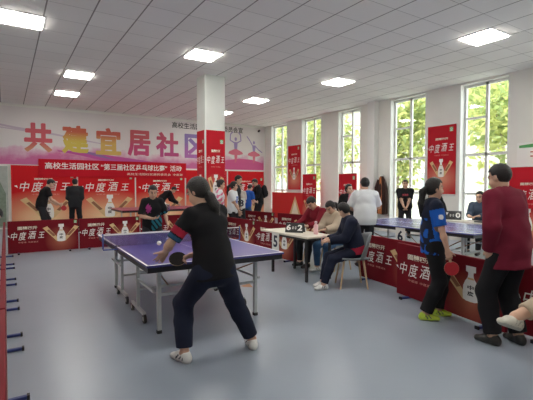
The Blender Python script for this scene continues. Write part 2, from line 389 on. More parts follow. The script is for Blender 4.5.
wall_banner(6.56, 7.44, 1.25, 3.2, 'red banner hung high left of the nearest tall window, above the woman in blue')
def rollup(x, y0, y1, h, label):
    w_ = y1-y0; t = thing('roll_up_banner', label, 'banner', (x, y1, 0), -PI/2, 'free-standing red roll-up banners')
    m = MB(); m.box(0, w_, 0, .006, .09, h, tallm); tall_art(m, w_, h, 0); m.build('print', t)
    r = MB(); r.box(-.01, w_+.01, -.06, .07, 0, .09, steel, .012); r.build('base', t)
    r = MB(); r.box(0, w_, -.008, .014, h, h+.02, steel, .004); r.build('top_rail', t)
    r = MB(); r.tube([(w_/2, .03, .09), (w_/2, .02, h)], .01, steel); r.build('pole', t)
rollup(10.0, 12.02, 12.87, 1.93, 'red roll-up banner standing behind the seated man in the red jumper')
rollup(10.0, 9.9, 10.78, 1.9, 'red roll-up banner standing behind the woman in the pink scarf')
rollup(9.98, 4.1, 4.95, 1.93, 'red roll-up banner at the right edge behind the maroon jacket')
# posters wrapped round the column
t = thing('column_poster', 'red poster on the front face of the square column', 'poster', (4.23, 9.343, .87)); m = MB(); m.box(0, .52, 0, .006, 0, 2.01, tallm)
ad(m, 0, (.14, 1.46, .24, .07), (.02, 1.18, .48, .2), (.13, 1.08, .26, .03), (.26, .42, .90, .18, .9), (.38, 1.68, .09)); m.build('print', t)
t = thing('column_poster', 'red poster on the narrow left face of the square column', 'poster', (4.193, 9.84, .87), -PI/2); m = MB(); m.box(0, .45, 0, .006, 0, 2.01, tallm)
ad(m, 0, (.12, 1.46, .22, .07), (.02, 1.18, .41, .2), (.11, 1.08, .22, .03), (.22, .42, .90, .16, .9), (.34, 1.68, .08)); m.build('print', t)
# low red poster below the far window
t = thing('low_poster', 'low red poster with a pale gift box print below the far corner window', 'poster', (RX-.04, 15.6, 0), -PI/2)
m = MB(); m.box(0, 2.9, 0, .03, .02, 1.18, mat('low_poster_red', (.60, .018, .022), .5)); m.poly([(1.35, .25), (2.15, .25), (1.75, 1.05)], gold, -.002); m.poly([(1.5, .28), (2.0, .28), (1.75, .85)], cream, -.003); m.build('print', t)

# mural
MZ0, MZ1, MX0, MX1 = 2.2, 4.16, LX+.02, 10.32
mm = mat('mural_ground', (.78, .74, .74), .75); nt = mm.node_tree; b = nt.nodes['Principled BSDF']
tc = nt.nodes.new('ShaderNodeTexCoord'); sp = nt.nodes.new('ShaderNodeSeparateXYZ'); nt.links.new(tc.outputs['Object'], sp.inputs[0])
nz = nt.nodes.new('ShaderNodeTexNoise'); nz.inputs['Scale'].default_value = 1.1; nz.inputs['Detail'].default_value = 6; nz.inputs['Roughness'].default_value = .62
nt.links.new(tc.outputs['Object'], nz.inputs['Vector'])
hh = math_node(nt, 'ADD', math_node(nt, 'SUBTRACT', 0.62, sp.outputs[2]), math_node(nt, 'MULTIPLY', math_node(nt, 'SUBTRACT', nz.outputs['Fac'], .5), 1.3))
rp = nt.nodes.new('ShaderNodeValToRGB'); e = rp.color_ramp.elements
e[0].position = 0; e[0].color = (.78, .74, .74, 1); e[1].position = .42; e[1].color = (.62, .16, .36, 1)
x = e.new(.1); x.color = (.74, .52, .62, 1); x = e.new(.25); x.color = (.68, .34, .51, 1)
nt.links.new(hh, rp.inputs['Fac']); nt.links.new(rp.outputs['Color'], b.inputs['Base Color'])
mural = thing('wall_mural', 'white mural with big coloured characters, pink wash and dancers on the back wall', 'mural', (0, BY-.016, MZ0))
m = MB(); m.box(MX0, MX1, 0, .014, 0, MZ1-MZ0, mm)
magenta = mat('print_magenta', (.55, .09, .36), .6); lilac = mat('print_lilac', (.60, .50, .60), .6); violet = mat('print_violet', (.30, .16, .42), .6)
def band(pts, wd, mt, y):
    n = len(pts)
    m.poly([(a, z-MZ0+w_*.5) for (a, z), w_ in zip(pts, wd)]+[(a, z-MZ0-w_*.5) for (a, z), w_ in reversed(list(zip(pts, wd)))], mt, y)
band([(-1.5, 3.75), (.3, 3.45), (1.5, 3.30), (2.6, 3.12), (3.6, 2.98)], [.05, .07, .06, .05, .01], lilac, -.001)
band([(-1.2, 3.55), (.4, 3.38), (1.6, 3.26)], [.03, .04, .01], lilac, -.001)
band([(1.6, 2.72), (2.3, 2.66), (3.2, 2.52), (4.3, 2.42), (5.2, 2.38)], [.03, .14, .24, .2, .05], magenta, -.001)
band([(7.6, 2.28), (8.3, 2.40), (9.0, 2.46), (9.7, 2.44), (10.3, 2.36)], [.14, .40, .50, .46, .30], mat('print_hot_pink', (.64, .10, .28), .6), -.001)
band([(2.1, 2.78), (2.9, 2.63), (3.6, 2.45)], [.02, .12, .02], violet, -.0015)
m.text('高校生活园社区居民委员会宣', 5.84, 3.86-MZ0, 3.35, .25, black, -.002, .014)
m.build('painted_ground', mural)
def grad(name, c0, c1, pos):
    q = mat(name, c0, .5); n = q.node_tree; bs = n.nodes['Principled BSDF']; t_ = n.nodes.new('ShaderNodeTexCoord'); s_ = n.nodes.new('ShaderNodeSeparateXYZ')
    n.links.new(t_.outputs['Generated'], s_.inputs[0]); r_ = n.nodes.new('ShaderNodeValToRGB'); r_.color_ramp.elements[0].color = (*c0, 1); r_.color_ramp.elements[1].color = (*c1, 1)
    r_.color_ramp.elements[0].position = pos-.18; r_.color_ramp.elements[1].position = pos+.18
    n.links.new(s_.outputs[2], r_.inputs['Fac']); n.links.new(r_.outputs['Color'], bs.inputs['Base Color']); return q
chars = [('共', .60, 1.42, grad('ink_red_ochre', (.62, .32, .16), (.62, .09, .12), .18)), ('建', 1.76, 2.62, grad('ink_yellow_red', (.66, .52, .08), (.60, .12, .06), .60)),
         ('宜', 2.9, 3.78, grad('ink_ochre_red', (.70, .46, .12), (.60, .12, .08), .58)), ('居', 4.06, 4.92, grad('ink_crimson', (.60, .07, .20), (.60, .10, .12), .5)),
         ('社', 5.18, 6.10, grad('ink_magenta', (.50, .06, .22), (.55, .07, .14), .5)), ('区', 6.40, 7.34, grad('ink_purple', (.42, .14, .42), (.26, .18, .45), .5))]
for ch, a, c, mt in chars:
    v, f = glyphs(ch, .02, 0); k = MB()
    for i, (ox, oz) in enumerate(((0, 0), (.022, 0), (-.022, 0), (0, .018), (0, -.018), (.016, .014), (-.016, -.014))):
        k.add([(a+p[0]*(c-a)+ox, -.004-.0006*i, 2.66-MZ0+p[1]*.98+oz) for p in v], f, mt)
    k.build('character', mural)
dp = mat('dancer_purple', (.36, .28, .55), .6); dr = mat('dancer_red', (.66, .16, .24), .6)
def dancer(x, z, sc, mir, arms):
    k = MB(); X = lambda u: x+mir*u*sc; Z = lambda v_: z-MZ0+v_*sc
    P = lambda pts, mt, y: k.poly([(X(a), Z(c)) for a, c in pts], mt, y)
    k.disc(X(0), Z(.92), .055*sc, .075*sc, dp, -.003)
    P([(-.09, .80), (.09, .80), (.07, .60), (.06, .5), (-.06, .5), (-.07, .60)], dp, -.003)
    for pts in arms:
        for i in range(len(pts)-1):
            (a, c), (d, e_) = pts[i], pts[i+1]; L = math.hypot(d-a, e_-c); nx, nz_ = -(e_-c)/L*.025, (d-a)/L*.025
            P([(a+nx, c+nz_), (d+nx*.8, e_+nz_*.8), (d-nx*.8, e_-nz_*.8), (a-nx, c-nz_)], dp, -.003)
    P([(-.05, .52), (.05, .52), (.3, .40), (.34, .33), (.15, .28), (-.15, .28), (-.34, .33), (-.3, .42)], dr, -.004)
    P([(-.07, .3), (.02, .3), (.015, .0), (-.035, -.05)], dr, -.003); P([(0, .3), (.08, .3), (.045, .05), (.0, .0)], dr, -.0035)
    k.build('dancer', mural)
dancer(8.82, 2.55, 1.12, 1, [[(-.08, .78), (-.25, .86), (-.24, 1.1), (-.13, 1.2)], [(.08, .78), (.24, .86), (.22, 1.1), (.12, 1.2)]])
dancer(9.78, 2.55, 1.0, 1, [[(-.07, .78), (-.22, 1.0), (-.38, 1.2)], [(.07, .76), (.25, .6), (.45, .48)]])
# event banner
bn = thing('event_banner', 'long red event banner with white characters hung across the mural wall', 'banner', (.99, BY-.10, 1.79))
m = MB(); bredm = mat('banner_cloth_red', (.55, .012, .025), .8, spec=.15, bump=.06, bscale=4); m.box(0, 5.42, 0, .015, 0, .62, bredm)
m.text('高校生活园社区', .2, .27, 1.78, .24, pwhite, -.002, .015); m.text('“第三届社区乒乓球比赛”', 2.05, .27, 2.55, .24, pwhite, -.002, .015); m.text('活动', 4.72, .27, .5, .24, pwhite, -.002, .015)
m.text('高校生活园社区居民委员会', 3.0, .09, 1.75, .09, cream, -.002, .0); m.text('中度酒', 4.85, .09, .4, .09, cream, -.002, .0)
m.build('cloth', bn)
# grey green panel at the left end of the back wall
t = thing('wall_picture', 'grey-green landscape panel at the left end of the mural wall', 'picture', (-2.4, BY-.04, 0))
m = MB(); pm = mat('picture_grey', (.42, .45, .42), .6, var=.08); m.box(0, 2.48, 0, .03, .05, 2.13, pm)
m.poly([(.9, .1), (2.42, .1), (2.42, 1.2), (2.2, 1.75), (1.9, 1.9), (1.5, 1.5), (1.1, .9)], mat('picture_green', (.22, .28, .22), .7, var=.2), -.002); m.build('print', t)
# notice board on the window wall, camera in the corner
t = thing('notice_board', 'white notice board with a green top band on the right window wall', 'board', (RX-.035, 4.98, 1.9), -PI/2)
m = MB(); m.box(0, 1.6, 0, .028, 0, .62, pwhite); m.poly([(.05, .5), (1.55, .5), (1.55, .60), (.8, .62), (.05, .56)], mat('board_green', (.10, .40, .12), .5), -.002)
for z in (.38, .28): m.box(.3, 1.4, -.002, 0, z, z+.03, mat('board_red', (.5, .15, .12), .5))
m.build('board', t)
t = thing('security_camera', 'small dark security camera near the ceiling in the far corner', 'camera', (10.05, BY, 4.05))
m = MB(); m.box(-.03, .03, -.06, 0, -.02, .04, steel); m.build('bracket', t)
m = MB(); m.tube([(0, -.05, 0), (-.12, -.2, -.06)], .05, rubber, 12); m.build('camera_body', t)

# ------------------------------------------------------------------ tables
tblue = mat('table_blue', (.065, .058, .27), .28, spec=.5); tline = mat('table_line_white', (.85, .85, .85), .4); apron = mat('apron_black', (.018, .018, .022), .4)
legm = mat('leg_grey_white', (.52, .55, .55), .4); wheelm = mat('wheel_black', (.03, .03, .03), .5); hubm = mat('wheel_hub', (.5, .52, .5), .4)
def pingpong(label, loc, rz, carriage=True, top=None):
    t = thing('table_tennis_table', label, 'table', loc, rz); W_, L, Z = 1.525, 2.74, .76; tm = top or tblue
    for y0, y1 in ((0, L/2-.003), (L/2+.003, L)):
        m = MB(); m.box(0, W_, y0, y1, Z-.022, Z, tm, .003); e = .0012
        for x0, x1 in ((0, .02), (W_-.02, W_), (W_/2-.0015, W_/2+.0015)): m.box(x0, x1, y0, y1, Z, Z+e, tline)
        ye = (0, .02) if y0 == 0 else (L-.02, L); m.box(.02, W_-.02, ye[0], ye[1], Z, Z+e, tline)
        m.build('tabletop', t)
        f = MB(); a, c = y0+.015, y1-.015
        for q in ((.015, .04, a, c), (W_-.04, W_-.015, a, c), (.04, W_-.04, a, a+.025), (.04, W_-.04, c-.025, c)): f.box(*q, Z-.075, Z-.022, apron)
        f.build('apron', t)
        yl = y0+.3 if y0 == 0 else y1-.3
        for x in (.2, W_-.2):
            g = MB(); g.box(x-.02, x+.02, yl-.02, yl+.02, .03, Z-.022, legm, .003); g.box(x-.024, x+.024, yl-.024, yl+.024, 0, .035, wheelm, .004); g.build('leg', t)
        g = MB(); g.box(.22, W_-.22, yl-.012, yl+.012, .38, .41, legm); g.build('crossbar', t)
        yc = y0+.95 if y0 == 0 else y1-.95
        if carriage:
            for x in (.15, W_-.15):
                g = MB(); g.box(x-.016, x+.016, yc-.016, yc+.016, .1, Z-.03, legm, .003); g.box(x-.016, x+.016, yc-.28, yc+.28, .085, .12, legm, .003)
                g.box(x-.012, x+.012, min(yc, yl), max(yc, yl), .42, .445, legm); cpost = g.build('carriage_post', t)
                for yy in (yc-.27, yc+.27):
                    k = MB(); k.tube([(x-.014, yy, .05), (x+.014, yy, .05)], .05, wheelm, 18); k.tube([(x-.017, yy, .05), (x+.017, yy, .05)], .025, hubm, 12)
                    k.box(x-.006, x+.006, yy-.012, yy+.012, .06, .1, hubm); k.build('wheel', cpost)
            g = MB(); g.box(.16, W_-.16, yc-.012, yc+.012, .3, .325, legm); g.build('crossbar', t)
            for xa, xb in ((.2, .5), (W_-.2, W_-.5)): g = MB(); g.tube([(xa, yl, .62), (xb, yc, .32)], .009, mat('strut_rust', (.35, .2, .13), .5), 6); g.build('brace', t)
    return t
TX, TY, TR = 1.085, 3.728, -.0256
pingpong('blue table tennis table with white lines in front of the player in black', (TX, TY, 0), TR)
def net(label, loc, rz, L=1.37):
    t = thing('table_tennis_net', label, 'net', loc, rz)
    nm = mat('net_mesh', (.03, .03, .07), .8)
    if not nm.node_tree.nodes.get('Transparent BSDF'):
        n = nm.node_tree; b_ = n.nodes['Principled BSDF']; tc_ = n.nodes.new('ShaderNodeTexCoord'); s_ = n.nodes.new('ShaderNodeSeparateXYZ'); n.links.new(tc_.outputs['Object'], s_.inputs[0])
        hole = None
        for o_ in (s_.outputs[0], s_.outputs[2]):
            h_ = math_node(n, 'GREATER_THAN', math_node(n, 'FRACT', math_node(n, 'DIVIDE', o_, .014)), .25); hole = h_ if hole is None else math_node(n, 'MULTIPLY', hole, h_)
        n.links.new(math_node(n, 'SUBTRACT', 1.0, hole), b_.inputs['Alpha'])
    m = MB(); m.box(-.15, 1.675, -.001, .001, .765, .905, nm); m.build('mesh', t)
    m = MB(); m.box(-.152, 1.677, -.004, .004, .9, .915, tline); m.build('tape', t)
    for x, s_ in ((-.1525, 1), (1.6775, -1)):
        m = MB(); m.box(x-.008, x+.008, -.008, .008, .74, .925, mat('net_post_blue', (.05, .10, .35), .4), .002)
        m.box(min(x, x+s_*.2), max(x, x+s_*.2), -.012, .012, .725, .737, mat('net_post_blue')); m.box(x+s_*.14-.0, x+s_*.14+s_*.05, -.025, .025, .765, .775, apron) if s_ > 0 else m.box(x-.19, x-.14, -.025, .025, .765, .775, apron)
        m.build('post', t)
ca, sa = math.cos(TR), math.sin(TR)
net('low net with white tape stretched across the near blue table', (TX-sa*1.37, TY+ca*1.37, 0), TR)
pingpong('far blue table tennis table behind the right barriers, with the sheet numbered 6', (6.05, 3.5, 0), 0, True, mat('table_lavender_blue', (.16, .17, .42), .22))
pingpong('distant table tennis table by the mural wall, between the far players', (5.6, 12.25, 0), PI/2, False, mat('table_wine', (.30, .05, .10), .3))
nt_ = net('grey-blue net on the distant table by the mural wall', (4.23, 12.25, 0), PI/2)
# number sheets
paper = mat('paper_white', (.82, .82, .78), .7); ink = mat('ink_navy', (.015, .02, .05), .5)
def sheet(ch, loc, rz, label, w_=.21, h=.297):
    t = thing('number_sheet', label, 'paper sign', loc, rz); m = MB(); m.box(-w_/2, w_/2, 0, .002, -h, 0, paper)
    m.text(ch, -w_*.29, -h*.84, w_*.58, h*.68, ink, -.0015, .03); m.build('sheet', t)
sheet('6', (6.042, 4.88, .735), -PI/2, 'white sheet with a dark 6 hanging from the far blue table')
# score table
stx0, stx1, sty0, sty1, SZ = 3.87, 4.42, 4.86, 6.2, .71
topm = mat('tabletop_birch', (.74, .68, .58), .4, var=.05); blk = mat('steel_black', (.02, .02, .022), .4)
t = thing('score_table', 'narrow pale-topped score table with black legs beside the blue table', 'table', (stx0, sty0, 0))
m = MB(); m.box(0, stx1-stx0, 0, sty1-sty0, SZ-.03, SZ, topm, .004); m.build('tabletop', t)
for x in (.04, .51):
    for y in (.06, 1.0):
        m = MB(); m.box(x-.018, x+.018, y-.018, y+.018, 0, SZ-.03, blk); m.build('leg', t)
m = MB(); m.box(.03, .52, .06, 1.0, SZ-.07, SZ-.03, blk); m.build('frame', t)
sheet('5', (stx0-.004, 5.72, SZ-.012), -PI/2, 'white sheet with a dark 5 hanging from the edge of the score table')
digit = mat('digit_white', (.85, .85, .82), .5)
def scoreboard(loc, rz, a, c, label, s=1):
    t = thing('score_board', label, 'score board', loc, rz); M = Matrix.Rotation(-.35, 4, 'X')
    m = MB(); m.box(-.19*s, .19*s, 0, .012, .005, .2*s, blk, .003, M)
    m.box(-.19*s, .19*s, .12*s, .132*s, .005, .2*s, blk, .003, Matrix.Translation((0, .14*s, 0))@Matrix.Rotation(.35, 4, 'X')@Matrix.Translation((0, -.12*s, 0)))
    m.build('stand', t)
    for txt, u, w_ in ((a, -.17*s, .1*s), (c, .07*s, .1*s)):
        v, f = glyphs(txt, .03, 0); k = MB(); k.box(u-.006, u+w_+.006, -.003, 0, .03*s, .185*s, mat('card_black', (.03, .035, .04), .5), 0, M)
        k.add([(u+p[0]*w_, -.005, .045*s+p[1]*.12*s) for p in v], f, digit, M=M); k.build('number_card', t)
    for txt, u in (('0', -.045*s), ('0', .012*s)):
        v, f = glyphs(txt, .01, 0); k = MB(); k.box(u-.004, u+.036*s, -.003, 0, .06*s, .15*s, mat('card_black'), 0, M)
        k.add([(u+p[0]*.03*s, -.005, .07*s+p[1]*.06*s) for p in v], f, digit, M=M); k.build('number_card', t)
scoreboard((4.06, 5.46, SZ), math.radians(-58), '6', '2', 'black flip score board reading 6 and 2 on the score table', .85)
t = thing('water_bottle', 'pale pink bottle standing on the score table', 'bottle', (4.24, 5.1, SZ))
pkm = mat('pink_plastic', (.78, .48, .52), .35); m = MB(); m.lathe([(0, 0), (.035, 0), (.037, .02), (.037, .13), (.03, .155), (.018, .165), (.018, .18)], pkm); m.build('body', t)
m = MB(); m.lathe([(.0, .215), (.02, .213), (.022, .178), (.0, .176)], mat('pink_cap', (.80, .62, .64), .4)); m.build('cap', t)
t = thing('wrist_strap', 'pink looped strap hanging over the near edge of the score table', 'strap', (4.18, sty0-.012, SZ))
m = MB(); m.tube([(.035*math.sin(q), -.004, -.05-.05*math.cos(q)) for q in [k*2*PI/16 for k in range(17)]], .008, pkm, 8); m.build('loop', t)
# desk 6
t = thing('umpire_desk', 'white-topped desk in front of the seated man by the tall window', 'table', (8.05, 4.35, 0))
m = MB(); m.box(0, .55, 0, 1.3, .72, .75, mat('desk_white', (.72, .68, .62), .4), .004); m.build('tabletop', t)
for x in (.05, .5):
    for y in (.08, 1.22): m = MB(); m.box(x-.018, x+.018, y-.018, y+.018, 0, .72, legm); m.build('leg', t)
scoreboard((8.28, 5.3, .75), math.radians(-58), '7', '0', 'black and white flip score board on the desk by the tall window', 1)
t = thing('folder', 'dark folder lying on the desk by the tall window', 'folder', (8.22, 4.55, .75)); m = MB(); m.box(-.11, .11, -.15, .15, 0, .02, blk, .003); m.build('cover', t)
tag(MB().add([(0, 0, .001), (.2, .05, .004), (.13, -.16, .001), (.02, -.1, .006)], [(0, 3, 2, 1)], mat('cardboard', (.42, .22, .12), .8)).build('cardboard_scrap', None, (2.92, 5.27, 0)), 'small brown scrap lying on the floor behind the near table leg', 'scrap')

# ------------------------------------------------------------------ chairs
shellm = mat('chair_grey', (.20, .22, .235), .55); wood = mat('beech', (.60, .44, .27), .5, var=.12, vscale=15)
def make_chair(label):
    t = thing('shell_chair', label, 'chair', (0, 0, 0), 0, 'grey shell chairs with wooden legs')
    def surf(fn, nu, nv, th, nrm):
        v = [fn(i/nu, j/nv) for j in range(nv+1) for i in range(nu+1)]; n = len(v); v += [tuple(Vector(p)+Vector(nrm(p))*th) for p in v]
        f = []; w1 = nu+1
        for j in range(nv):
            for i in range(nu): a = j*w1+i; f.append((a, a+1, a+w1+1, a+w1)); f.append((n+a, n+a+w1, n+a+w1+1, n+a+1))
        ring = list(range(w1))+[j*w1+nu for j in range(1, nv+1)]+[nv*w1+i for i in range(nu-1, -1, -1)]+[j*w1 for j in range(nv-1, 0, -1)]
        for k in range(len(ring)): a, c = ring[k], ring[(k+1) % len(ring)]; f.append((a, n+a, n+c, c))
        return v, f
    v, f = surf(lambda a, c: ((a-.5)*.44*(1-.12*(2*abs(c-.5))**3), (c-.5)*.44, .445+.02*(2*abs(a-.5))**2-.012*math.sin(c*PI)), 10, 10, .03, lambda p: (0, 0, -1))
    MB().add(v, f, shellm, True).build('seat', t)
    def bk(a, c):
        q = (a-.5)*2; wd = .235-.05*c**2
        return (q*wd, -.19-.09*c+.12*q*q*(1-.3*c), .44+.37*c*(1-.10*q*q))
    v, f = surf(bk, 14, 10, .02, lambda p: (-p[0]*.3, -1, 0)); MB().add(v, f, shellm, True).build('backrest', t)
    for sx in (-1, 1):
        for sy in (-1, 1): MB().tube([(sx*.15, sy*.14, .425), (sx*.2, sy*.2, 0)], [.017, .012], wood, 10).build('leg', t)
    return t
ch0 = make_chair('grey shell chair with wooden legs under the person in the dark jacket')
ch0.location = (4.33, 4.38, 0); ch0.rotation_euler.z = math.radians(58)
dup(ch0, (4.98, 5.95, 0), math.radians(90), 'grey chair under the man in the red jumper behind the score table')
dup(ch0, (4.97, 5.44, 0), math.radians(90), 'grey chair under the girl in the beige jacket behind the score table')
dup(ch0, (8.98, 5.05, 0), math.radians(90), 'chair under the man seated by the tall window')
dup(ch0, (3.2, .88, 0), math.radians(60), 'chair under the seated spectator whose white shoe shows at the right edge')
dup(ch0, (-.50, 6.9, 0), math.radians(-90), 'chair under the spectator behind the left barrier')
#PEOPLE#
# ------------------------------------------------------------------ people: one smooth surface grown from a posed skeleton
def nrm(v): v = np.asarray(v, float); return v/max(1e-9, np.linalg.norm(v))
A = lambda *p: np.array(p, float)
class Prim:
    def __init__(s, fn, lo, hi, k): s.fn, s.lo, s.hi, s.k = fn, lo, hi, k
def cap(a, b, ra, rb, k=.02):
    a, b = np.asarray(a, float), np.asarray(b, float); ab = b-a; L2 = max(1e-9, ab@ab); r = max(ra, rb)
    def fn(P):
        q = P-a; t = np.clip(q@ab/L2, 0, 1); d = q-t[..., None]*ab
        return np.sqrt((d*d).sum(-1))-(ra+(rb-ra)*t)
    return Prim(fn, np.minimum(a, b)-r, np.maximum(a, b)+r, k)
def ecap(a, b, side, wa, wb, k=.03):      # tapering bar with an elliptic cross-section: wa, wb = (half width, half depth)
    a, b = np.asarray(a, float), np.asarray(b, float); ab = b-a; L = max(1e-9, np.linalg.norm(ab)); u = ab/L
    side = nrm(side-(np.asarray(side)@u)*u); fw = np.cross(u, side); r = max(*wa, *wb)
    def fn(P):
        q = P-a; t = np.clip(q@u, 0, L); ax = q@u-t; t = t/L
        rs = wa[0]+(wb[0]-wa[0])*t; rd = wa[1]+(wb[1]-wa[1])*t; m = np.minimum(rs, rd)
        return (np.sqrt(((q@side)/rs)**2+((q@fw)/rd)**2+(ax/m)**2)-1)*m
    return Prim(fn, np.minimum(a, b)-r, np.maximum(a, b)+r, k)
def ell(c, axes, rad, k=.02):
    c = np.asarray(c, float); axes = np.asarray(axes, float); rad = np.asarray(rad, float); r = rad.max()
    def fn(P):
        q = (P-c)@axes.T; k0 = np.sqrt(((q/rad)**2).sum(-1)); k1 = np.sqrt(((q/rad**2)**2).sum(-1))
        return k0*(k0-1)/np.maximum(k1, 1e-6)
    return Prim(fn, c-r, c+r, k)
def grow(prims, res, cut=None, wr=0, seed=0):
    """polygonise the smooth union of the prims with surface nets"""
    lo = np.min([p.lo for p in prims], 0)-3*res-wr; hi = np.max([p.hi for p in prims], 0)+3*res+wr
    n = np.ceil((hi-lo)/res).astype(int)+1
    ax = [lo[i]+res*np.arange(n[i]) for i in range(3)]; D = np.full(n, 1.0)
    for p in prims:
        m = p.k+2.5*res; i0 = np.maximum(0, np.floor((p.lo-m-lo)/res).astype(int)); i1 = np.minimum(n, np.ceil((p.hi+m-lo)/res).astype(int)+1)
        sl = tuple(slice(a, b) for a, b in zip(i0, i1))
        P = np.stack(np.meshgrid(*[ax[i][sl[i]] for i in range(3)], indexing='ij'), -1)
        d = p.fn(P); o = D[sl]; h = np.maximum(p.k-np.abs(d-o), 0)/p.k if p.k > 0 else 0
        D[sl] = np.minimum(o, d)-h*h*p.k*.25
    if cut is not None or wr:
        mk = D < 2.5*res+wr*1.2; ijk = np.argwhere(mk); P = lo+ijk*res; d = D[mk]
        if wr:
            s_ = seed*1.7
            d = d+wr*(np.sin(P[..., 0]*29+P[..., 2]*17+s_+2*np.sin(P[..., 2]*9+s_))*.5+np.sin(P[..., 2]*24-P[..., 0]*19+P[..., 1]*23+2.5*np.sin(P[..., 0]*8+P[..., 1]*11+s_))*.5)
        if cut is not None: d = np.maximum(d, cut(P))
        D[mk] = d
    ins = D < 0
    cs = [(i, j, k) for i in (0, 1) for j in (0, 1) for k in (0, 1)]
    sub = lambda c: tuple(slice(c[i], n[i]-1+c[i]) for i in range(3))
    cnt = sum(ins[sub(c)].astype(np.int8) for c in cs); act = (cnt > 0) & (cnt < 8)
    idx = np.argwhere(act); num = np.full(n-1, -1); num[act] = np.arange(len(idx))
    acc = np.zeros((len(idx), 3)); w_ = np.zeros(len(idx))
    val = {c: D[idx[:, 0]+c[0], idx[:, 1]+c[1], idx[:, 2]+c[2]] for c in cs}
    for c in cs:
        for a in range(3):
            if c[a]: continue
            e = list(c); e[a] = 1; e = tuple(e); v0, v1 = val[c], val[e]; x = (v0 < 0) != (v1 < 0)
            t = np.where(x, v0/np.where(x, v0-v1, 1), 0); q = np.tile(np.array(c, float), (len(idx), 1)); q[:, a] = t
            acc += q*x[:, None]; w_ += x
    V = lo+(idx+acc/np.maximum(w_, 1)[:, None])*res
    F = []
    for a in range(3):
        b, c = (a+1) % 3, (a+2) % 3
        s0 = [slice(None)]*3; s1 = [slice(None)]*3; s0[a] = slice(0, n[a]-1); s1[a] = slice(1, n[a])
        i0, i1 = ins[tuple(s0)], ins[tuple(s1)]; e = np.argwhere(i0 != i1)
        e = e[(e[:, b] > 0) & (e[:, c] > 0) & (e[:, b] < n[b]-1) & (e[:, c] < n[c]-1)]
        if not len(e): continue
        def g(db, dc): q = e.copy(); q[:, b] -= db; q[:, c] -= dc; return num[q[:, 0], q[:, 1], q[:, 2]]
        quad = np.stack([g(1, 1), g(0, 1), g(0, 0), g(1, 0)], 1); fl = i0[e[:, 0], e[:, 1], e[:, 2]]
        quad[~fl] = quad[~fl][:, ::-1]; F.append(quad)
    return V, np.concatenate(F)
def np_mesh(name, V, F, mats, mi, parent):
    me = bpy.data.meshes.new(name); me.vertices.add(len(V)); me.vertices.foreach_set('co', V.astype(np.float32).ravel())
    me.loops.add(F.size); me.loops.foreach_set('vertex_index', F.astype(np.int32).ravel())
    me.polygons.add(len(F)); me.polygons.foreach_set('loop_start', np.arange(0, F.size, 4, dtype=np.int32)); me.polygons.foreach_set('loop_total', np.full(len(F), 4, np.int32))
    for m in mats: me.materials.append(m)
    me.polygons.foreach_set('material_index', mi.astype(np.int32)); me.polygons.foreach_set('use_smooth', np.ones(len(F), bool)); me.update(calc_edges=True); me.validate()
    o = bpy.data.objects.new(name, me); C.objects.link(o); o.parent = parent; return o
def ik(a, t, l1, l2, pole):
    a, t = np.asarray(a, float), np.asarray(t, float); d = t-a; L = np.linalg.norm(d); u = d/max(L, 1e-9); L = min(L, (l1+l2)*.999)
    x = (l1*l1-l2*l2+L*L)/(2*L); h = math.sqrt(max(0, l1*l1-x*x)); p = np.asarray(pole, float); p = nrm(p-(p@u)*u)
    return a+u*x+p*h, a+u*L
def rot(v, ax, deg):
    q = math.radians(deg); ax = nrm(ax); v = np.asarray(v, float)
    return v*math.cos(q)+np.cross(ax, v)*math.sin(q)+ax*(ax@v)*(1-math.cos(q))
cloth = lambda name, col, rough=.85, **kw: mat(name, col, rough, spec=.25, bump=.12, bscale=90, **kw)
skinm = mat('skin', (.58, .36, .26), .55, spec=.35, var=.06, vscale=12); hairm = mat('hair_black', (.012, .010, .010), .45, spec=.4, bump=.5, bscale=120); eyem = mat('eye_dark', (.03, .02, .02), .3); lipm = mat('lips', (.48, .20, .17), .5)
X_, Y_, Z_ = A(1, 0, 0), A(0, 1, 0), A(0, 0, 1)
